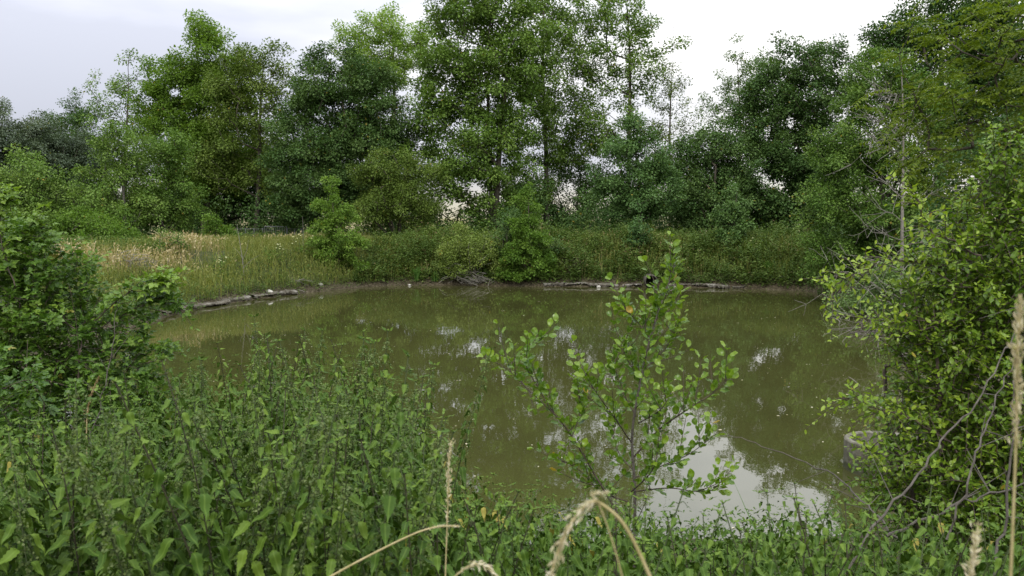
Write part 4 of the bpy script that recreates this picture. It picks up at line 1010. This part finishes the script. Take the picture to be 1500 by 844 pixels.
# ---------------------------------------------------------------- the alder sapling by the near shore
def centre_sapling():
    label = 'young alder with glossy round leaves rising in front of the water'
    r = rng_for(label); d = 3.5
    b = at(928, 760, d); b[2] = float(ground(b[0], b[1])) - .03
    root = thing('alder_sapling', label, 'sapling', b)
    def poly(px): return np.array([at(*p) for p in px])
    stem = catmull(np.vstack([b, poly([(930, 740, d), (926, 640, d), (938, 560, d), (954, 490, d), (974, 430, d), (990, 388, d)])]), 8, False)
    a = Acc(); sweep(a, stem - b, np.linspace(.0075, .002, len(stem)), 8)
    st = a.build('stem', M['twig_dull'], root, smooth=True)
    lf = Acc()
    def leafy(acc_t, acc_l, P, i0, side, ls, up=.5):
        n = len(P)
        for i in range(i0, n):
            dv = unit(P[i] - P[i - 1])
            for q in range(2):
                az = i * 2.4 + q * 2.6 + r.uniform(-.5, .5)
                ref = unit(np.cross(dv, [.3, 1, .2])); r2 = np.cross(dv, ref)
                out = math.cos(az) * ref + math.sin(az) * r2
                put_leaves(acc_l, (P[i] + out * .012 - b)[None], (out + dv * .7 + np.array([0, 0, up]) + r.normal(0, .25, 3))[None], (np.array([-.2, -.35, 1.0]) * 1 + out * -.5 + r.normal(0, .6, 3))[None], ls * r.uniform(.7, 1.2), T_ALDER,
                           np.array([1.0 if r.random() < .004 else min(.96, max(0, r.normal(.52, .17) + .35 * (i / n) ** 3))]))
            if side and i % 3 != 1 and r.random() < .65 and i < n - 2:
                s = unit(dv * .7 + r.normal(0, .55, 3) + np.array([0, 0, .5])); ln = r.uniform(.08, .19)
                tw = P[i] + s * ln * np.linspace(0, 1, 6)[:, None] + np.array([0, 0, .03]) * (np.linspace(0, 1, 6) ** 2)[:, None]
                sweep(acc_t, tw - b, np.linspace(.0022, .001, 6), 4)
                leafy(acc_t, acc_l, tw, 1, False, ls * .92, up)
    tw = Acc(); leafy(tw, lf, stem, 20, True, .037)
    tw.build('twig', M['twig'], st); lf.build('foliage', M['centre'], st, smooth=True)
    br = [[(905, 752, d), (868, 690, d), (838, 640, d), (812, 607, d - .05), (775, 572, d - .1), (742, 540, d - .1), (708, 523, d - .1)],
          [(812, 607, d - .05), (790, 570, d), (770, 530, d), (788, 490, d)],
          [(838, 640, d), (850, 600, d + .05), (845, 555, d + .05)],
          [(928, 670, d), (965, 630, d - .1), (1010, 598, d - .15), (1045, 575, d - .15), (1070, 550, d - .2)],
          [(926, 650, d), (895, 605, d - .1), (870, 570, d - .2), (856, 545, d - .2)],
          [(932, 610, d), (905, 565, d + .1), (885, 540, d + .2)],
          [(940, 560, d), (915, 520, d), (908, 500, d)],
          [(952, 495, d), (928, 465, d), (910, 448, d)],
          [(945, 540, d), (975, 510, d + .1), (995, 470, d + .1)],
          [(958, 470, d), (985, 450, d), (998, 425, d)],
          [(930, 700, d), (975, 680, d + .1), (1010, 665, d + .1), (1050, 635, d + .1)],
          [(930, 720, d), (980, 715, d - .15), (1020, 720, d - .2), (1062, 715, d - .25)],
          [(920, 735, d), (880, 720, d + .1), (850, 690, d + .15), (815, 670, d + .15)],
          [(928, 690, d), (900, 650, d + .2), (905, 600, d + .25)],
          [(935, 620, d), (968, 600, d - .2), (985, 570, d - .25)],
          [(925, 720, d), (955, 690, d - .2), (965, 650, d - .25)]]
    for px in br:
        P = catmull(poly(px), 5 if len(px) > 4 else 6, False)
        a = Acc(); lf = Acc()
        sweep(a, P - b, np.linspace(.0046 if len(px) > 4 else .0032, .0012, len(P)), 6)
        leafy(a, lf, P, max(2, len(P) // 6), True, .038)
        o = a.build('branch', M['twig'], root, smooth=True)
        lf.build('foliage', M['centre'], o, smooth=True)
centre_sapling()

# ---------------------------------------------------------------- nettles
def nettle_parts(seed, h, lowres=False, tassels=1):
    r = np.random.default_rng(seed)
    n = int(h / .032)
    z = np.linspace(.02, h, n) ** 1.0
    bend = r.normal(0, .13, 2)
    ax = lambda t: np.stack([bend[0] * t ** 2 * h + .012 * np.sin(t * 6 + seed), bend[1] * t ** 2 * h + .012 * np.cos(t * 5 + seed), t * h], -1)
    st = Acc(); sweep(st, ax(np.linspace(0, 1, 12)), np.linspace(.0042, .0015, 12), 4)
    lf = Acc(); tas = Acc()
    for i in range(2, n):
        t = i / (n - 1)
        p = ax(np.array(t))
        if t < .2 and r.random() < .5: continue
        size = (.021 + .051 * math.sin(min(1, (1 - t) * 2.3 + .03) * math.pi * .5)) * r.uniform(.75, 1.2)
        for s in (0, 1):
            if r.random() < .05: continue
            az = (i % 2) * math.pi / 2 + s * math.pi + r.normal(0, .18) + seed
            out = np.array([math.cos(az), math.sin(az), 0])
            pet = size * .28
            lift = .55 * t - .1
            base = p + out * pet + np.array([0, 0, pet * lift])
            sweep(st, np.linspace(p, base, 3), .0012, 3)
            D = out + np.array([0, 0, (.5 if t > .97 else -.55 + r.normal(0, .3))]) + r.normal(0, .2, 3)
            N_ = np.array([0, 0, .8]) + out * (.65 if t < .97 else 0) + r.normal(0, .22, 3)
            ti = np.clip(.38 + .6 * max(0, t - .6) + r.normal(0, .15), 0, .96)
            if r.random() < (.05 if t < .5 else .004): ti = 1.0
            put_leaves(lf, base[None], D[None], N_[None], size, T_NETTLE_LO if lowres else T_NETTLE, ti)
            if tassels and .66 < t < .985:
                for q in range(tassels):
                    l2 = r.uniform(.02, .055); a2 = az + r.normal(0, .7)
                    o2 = np.array([math.cos(a2), math.sin(a2), 0])
                    kk = 9; tt = np.linspace(.1, 1, kk)
                    pp = p + o2 * (l2 * .8 * tt)[:, None] + np.array([0, 0, 1]) * (.25 * l2 * tt - 1.0 * l2 * tt ** 2)[:, None]
                    if lowres: continue
                    put_leaves(tas, pp, r.normal(size=(kk, 3)), r.normal(size=(kk, 3)), .0085, T_FAR, r.uniform(.2, .9, kk), 1.3)
    # small leaves crowded at the tip
    p = ax(np.array(1.0)); k = 5; az = np.arange(k) * 2.4
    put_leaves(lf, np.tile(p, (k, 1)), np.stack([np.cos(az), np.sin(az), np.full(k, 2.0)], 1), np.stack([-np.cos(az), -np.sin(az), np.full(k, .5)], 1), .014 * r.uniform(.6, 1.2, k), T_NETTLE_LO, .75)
    return st, lf, tas

CONT = np.array([(-80, 600), (0, 600), (120, 575), (200, 540), (240, 512), (300, 500), (350, 486), (390, 468), (430, 474), (470, 486), (505, 478), (540, 474), (575, 545), (600, 560), (615, 640), (650, 680), (700, 722), (800, 722), (880, 726),
                 (960, 742), (1000, 765), (1060, 772), (1110, 756), (1150, 748), (1190, 738), (1230, 722), (1280, 745), (1400, 750), (1600, 720)], float)
r = rng_for('nettles')
H0 = [.75, .9, 1.0, 1.1, 1.2, 1.3, 1.4]
base_meshes = []
for k, h in enumerate(H0):
    for rep in range(2):
        st, lf, ta = nettle_parts(11 * k + rep + 5, h, False, (0 if rep else 2) if h > 1.15 else 0)
        base_meshes.append((h, st.mesh('stem', M['nettle_stem_dark' if rep else 'nettle_stem'], True), lf.mesh('foliage', M['nettle'], True), ta.mesh('tassel', M['tassel']) if ta.n else None))
cand = []
tries = 0
pos = np.empty((0, 2))
while len(cand) < 1150 and tries < 90000:
    tries += 1
    y = 1.85 + 4.6 * r.random() ** 1.25
    x = r.uniform(-.72 * y - .25, .72 * y + .25)
    md = .075
    if len(pos) and np.min((pos[:, 0] - x) ** 2 + (pos[:, 1] - y) ** 2) < md * md: continue
    if x > .34 * y + .1 and y > 3.2: continue
    if y > 4.6 and x > -.05 * y: continue
    g = float(ground(x, y))
    if pond_sd(np.array(x), np.array(y)) < .25: continue
    px = 750 + F * x / (y * math.cos(PITCH))
    cy = np.interp(px, CONT[:, 0], CONT[:, 1]) + r.exponential(46 if px < 640 else 20) - (16 if r.random() < .15 else 0)
    ztop = EYE[2] + y * (math.tan(math.atan2(422 - cy, F) - PITCH))
    h = min(1.45 * r.uniform(.75, 1), ztop - g)
    if h < .38: continue
    pos = np.vstack([pos, [x, y]]); cand.append((x, y, g, h))
# largest in view first: individuals; the rest become one mass
cand.sort(key=lambda c: -(c[3] / c[1]) * (1 if abs(c[0]) < .66 * c[1] else .2))
NG = 'stinging nettles of the near bank'
lab_near = 'stinging nettle with serrated leaves among the dense nettle bed on the near bank'
def nettle(x, y, g, h, rz, label, tilt=(0, 0)):
    bh, m1, m2, m3 = min(base_meshes, key=lambda q: abs(q[0] - h) + .12 * r.random())
    o = thing('stinging_nettle', label, 'nettle', (x, y, g - .02), NG)
    o.rotation_euler = (tilt[0], tilt[1], rz); o.scale = (h / bh,) * 3 if .75 < h / bh < 1.3 else (.9, .9, h / bh)
    for nm, me in (('stem', m1), ('foliage', m2), ('blossom', m3)):
        if me is None: continue
        c = bpy.data.objects.new(nm, me); COL.objects.link(c); c.parent = o
    return o
for (x, y, g, h) in cand[:268]:
    nettle(x, y, g, h, r.uniform(0, 6.28), lab_near, (r.normal(0, .12 if y > 2.2 else .05), r.normal(0, .12 if y > 2.2 else .05)))
for px, py, d, lab in [(393, 462, 4.1, 'tall nettle whose top reaches highest of the nettles before the olive water'),
                       (535, 478, 3.9, 'tall nettle with drooping flower tassels just before the open water begins'),
                       (497, 492, 4.0, 'tall thin nettle with pale narrow top between two leafy tall nettles'),
                       (455, 500, 4.1, 'tall nettle with tassels next to the highest topped nettle'),
                       (430, 484, 4.2, 'tall slim nettle standing one stem from the highest topped nettle'),
                       (352, 490, 4.3, 'tall nettle nearest the bramble thicket with its top over the water'),
                       (565, 540, 3.7, 'nettle spire at the falling edge of the nettle bed beside open water'),
                       (592, 545, 3.6, 'outermost nettle spire of the tall bed beside open water')]:
    p = at(px, py, d); g = float(ground(p[0], p[1]))
    nettle(p[0], p[1], g, p[2] - g, r.uniform(0, 6.28), lab)
for q in range(20):
    px = 285 + 325 * (q + r.uniform(0, .9)) / 20; d = r.uniform(3.5, 4.4)
    p = at(px, np.interp(px, CONT[:, 0], CONT[:, 1]) + r.uniform(-14, 34), d); g = float(ground(p[0], p[1]))
    if pond_sd(np.array(p[0]), np.array(p[1])) > .2: nettle(p[0], p[1], g, p[2] - g, r.uniform(0, 6.28), lab_near)
p0 = at(612, 735, 3.3); p1 = at(683, 543, 3.3)
o = nettle(p0[0], p0[1], float(ground(p0[0], p0[1])), 1.25, 0, 'single leaning nettle with dark stem standing alone before the water')
v = Vector(p1 - np.array(o.location)); o.rotation_euler = v.to_track_quat('Z', 'Y').to_euler(); o.scale = (.85, .85, v.length / min((q[0] for q in base_meshes), key=lambda q: abs(q - 1.25)))
a = Acc()
low = [(h, nettle_parts(1000 + k, h, True)[1]) for k, h in enumerate([.45, .6, .75, .9, 1.05, 1.2, .5, .8, 1.0])]
for (x, y, g, h) in cand[268:]:
    bh, A_ = min(low, key=lambda q: abs(q[0] - h) + .2 * r.random())
    rz = r.uniform(0, 6.28); c, sn = math.cos(rz), math.sin(rz); n0 = a.n
    V = np.concatenate(A_.v) @ np.array([[c, sn, 0], [-sn, c, 0], [0, 0, h / bh]]) + np.array([x, y, g])
    a.v.append(V); a.u.append(np.concatenate(A_.u)); a.n += len(V)
    for ff, tt in zip(A_.f, A_.t):
        a.f.append(ff + n0); a.t.append(tt)
# low weeds and seedlings between the stems
P = np.stack([r.uniform(-5, 5.5, 4500), r.uniform(.6, 7.3, 4500)], 1)
P = P[pond_sd(P[:, 0], P[:, 1]) > .3]
P = np.c_[P, ground(P[:, 0], P[:, 1])]
herbs(a, r, P, .36, 9, .055, .22, T_NETTLE_LO)
tag(a.build('nettle_bed', M['nettle'], smooth=True), 'dense low nettle leaves and seedlings between the nettle stems', 'nettles', kind='stuff')

a = Acc()
for q in range(60):
    cx_ = r.uniform(-2.6, 3.4); cy_ = r.uniform(1.7, 4.6)
    if abs(cx_) > .75 * cy_ or pond_sd(np.array(cx_), np.array(cy_)) < .3: continue
    k_ = r.integers(5, 14); P = np.stack([cx_ + r.normal(0, .06, k_), cy_ + r.normal(0, .06, k_)], 1); P = np.c_[P, ground(P[:, 0], P[:, 1])]
    u_ = 750 + F * cx_ / cy_; top_ = EYE[2] + cy_ * (math.tan(math.atan2(422 - np.interp(u_, CONT[:, 0], CONT[:, 1]) - 30, F) - PITCH)) - P[0, 2]
    if top_ > .35: blades(a, r, P, np.minimum(r.uniform(.5, 1.1, k_), top_ * 1.08), .0045, .55)
tag(a.build('tall_grass', M['rush'], smooth=True), 'long green grass blades growing up through the nettles', 'grass', kind='stuff')

# ---------------------------------------------------------------- grass stalks close to the lens
def stalk(label, px, r0, head_from, seed_mat, hl=.02, hw=.5, dens=60, stem='straw', spreadf=.012):
    r = rng_for(label)
    P = catmull(np.array([at(*p) for p in px]), 12, False)
    b = P[0].copy()
    root = thing('grass_stalk', label, 'grass stalk', b, 'seeding grass stalks close to the viewer')
    a = Acc(); sweep(a, P - b, np.linspace(r0, r0 * .5, len(P)), 6); a.build('stem', M[stem], root, smooth=True)
    i0 = int(head_from * (len(P) - 1))
    a = Acc(); t = r.uniform(i0, len(P) - 1.01, dens); i = t.astype(int); f = (t - i)[:, None]
    pos = P[i] * (1 - f) + P[i + 1] * f; dv = unit(P[i + 1] - P[i])
    tt = (t - i0) / (len(P) - 1 - i0)
    lump = .55 + .45 * np.sin(tt * 34 + r.uniform(0, 6))
    pos = pos + r.normal(0, spreadf * .21, (dens, 3)) * (.35 + lump)[:, None]
    put_leaves(a, pos - b, dv + r.normal(0, .38, (dens, 3)), r.normal(size=(dens, 3)), hl * .54 * r.uniform(.6, 1.2, dens) * (.6 + .6 * np.sin(np.clip(tt, .08, .92) * math.pi)), T_MID, r.uniform(0, .95, dens), hw)
    a.build('seed_head', M[seed_mat], root, smooth=True)
stalk('upright pale grass stalk with knotted seed head at bottom centre', [(650, 1000, 1.5), (652, 860, 1.5), (656, 740, 1.5), (657, 690, 1.5), (661, 645, 1.5)], .0016, .36, 'seed', .014, .55, 190, spreadf=.010)
stalk('slanting greenish grass stalk with narrow pale head', [(440, 870, 1.4), (520, 825, 1.4), (600, 785, 1.4), (640, 772, 1.4), (672, 771, 1.4)], .0022, .66, 'seed', .010, .4, 150, spreadf=.003)
stalk('thick bowed straw stalk arching over with nodding seed head', [(985, 930, .8), (950, 840, .8), (915, 770, .8), (880, 738, .8), (862, 738, .8), (838, 765, .8), (820, 800, .8), (808, 840, .8)], .0022, .48, 'seed', .016, .45, 150, spreadf=.010)
stalk('short pale seed head beside the thick bowed stalk', [(940, 960, .8), (905, 820, .8), (880, 745, .8), (868, 726, .8), (888, 722, .8)], .001, .7, 'seed', .010, .45, 60, spreadf=.004)
stalk('low curled pale seed head at the bottom edge', [(640, 960, 1.1), (660, 860, 1.1), (680, 834, 1.1), (702, 827, 1.1), (722, 838, 1.1), (735, 860, 1.1)], .0014, .3, 'seed', .014, .5, 110, spreadf=.007)
stalk('single brown grass stalk with furry head in front of the bramble', [(128, 720, 3.0), (127, 660, 3.0), (127, 620, 3.0), (131, 585, 3.0), (144, 553, 3.0)], .0024, .42, 'seed_brown', .022, .4, 170, spreadf=.010)
stalk('tall blurred pale grass stalk against the thorn bush', [(1478, 900, .8), (1484, 760, .8), (1489, 620, .8), (1490, 520, .8), (1496, 440, .8)], .0016, .42, 'seed', .016, .5, 230, spreadf=.010)
stalk('short blurred seed head before the thorn bush foot', [(1416, 950, .9), (1420, 860, .9), (1425, 820, .9), (1433, 772, .9)], .0013, .4, 'seed', .018, .45, 120, spreadf=.008)
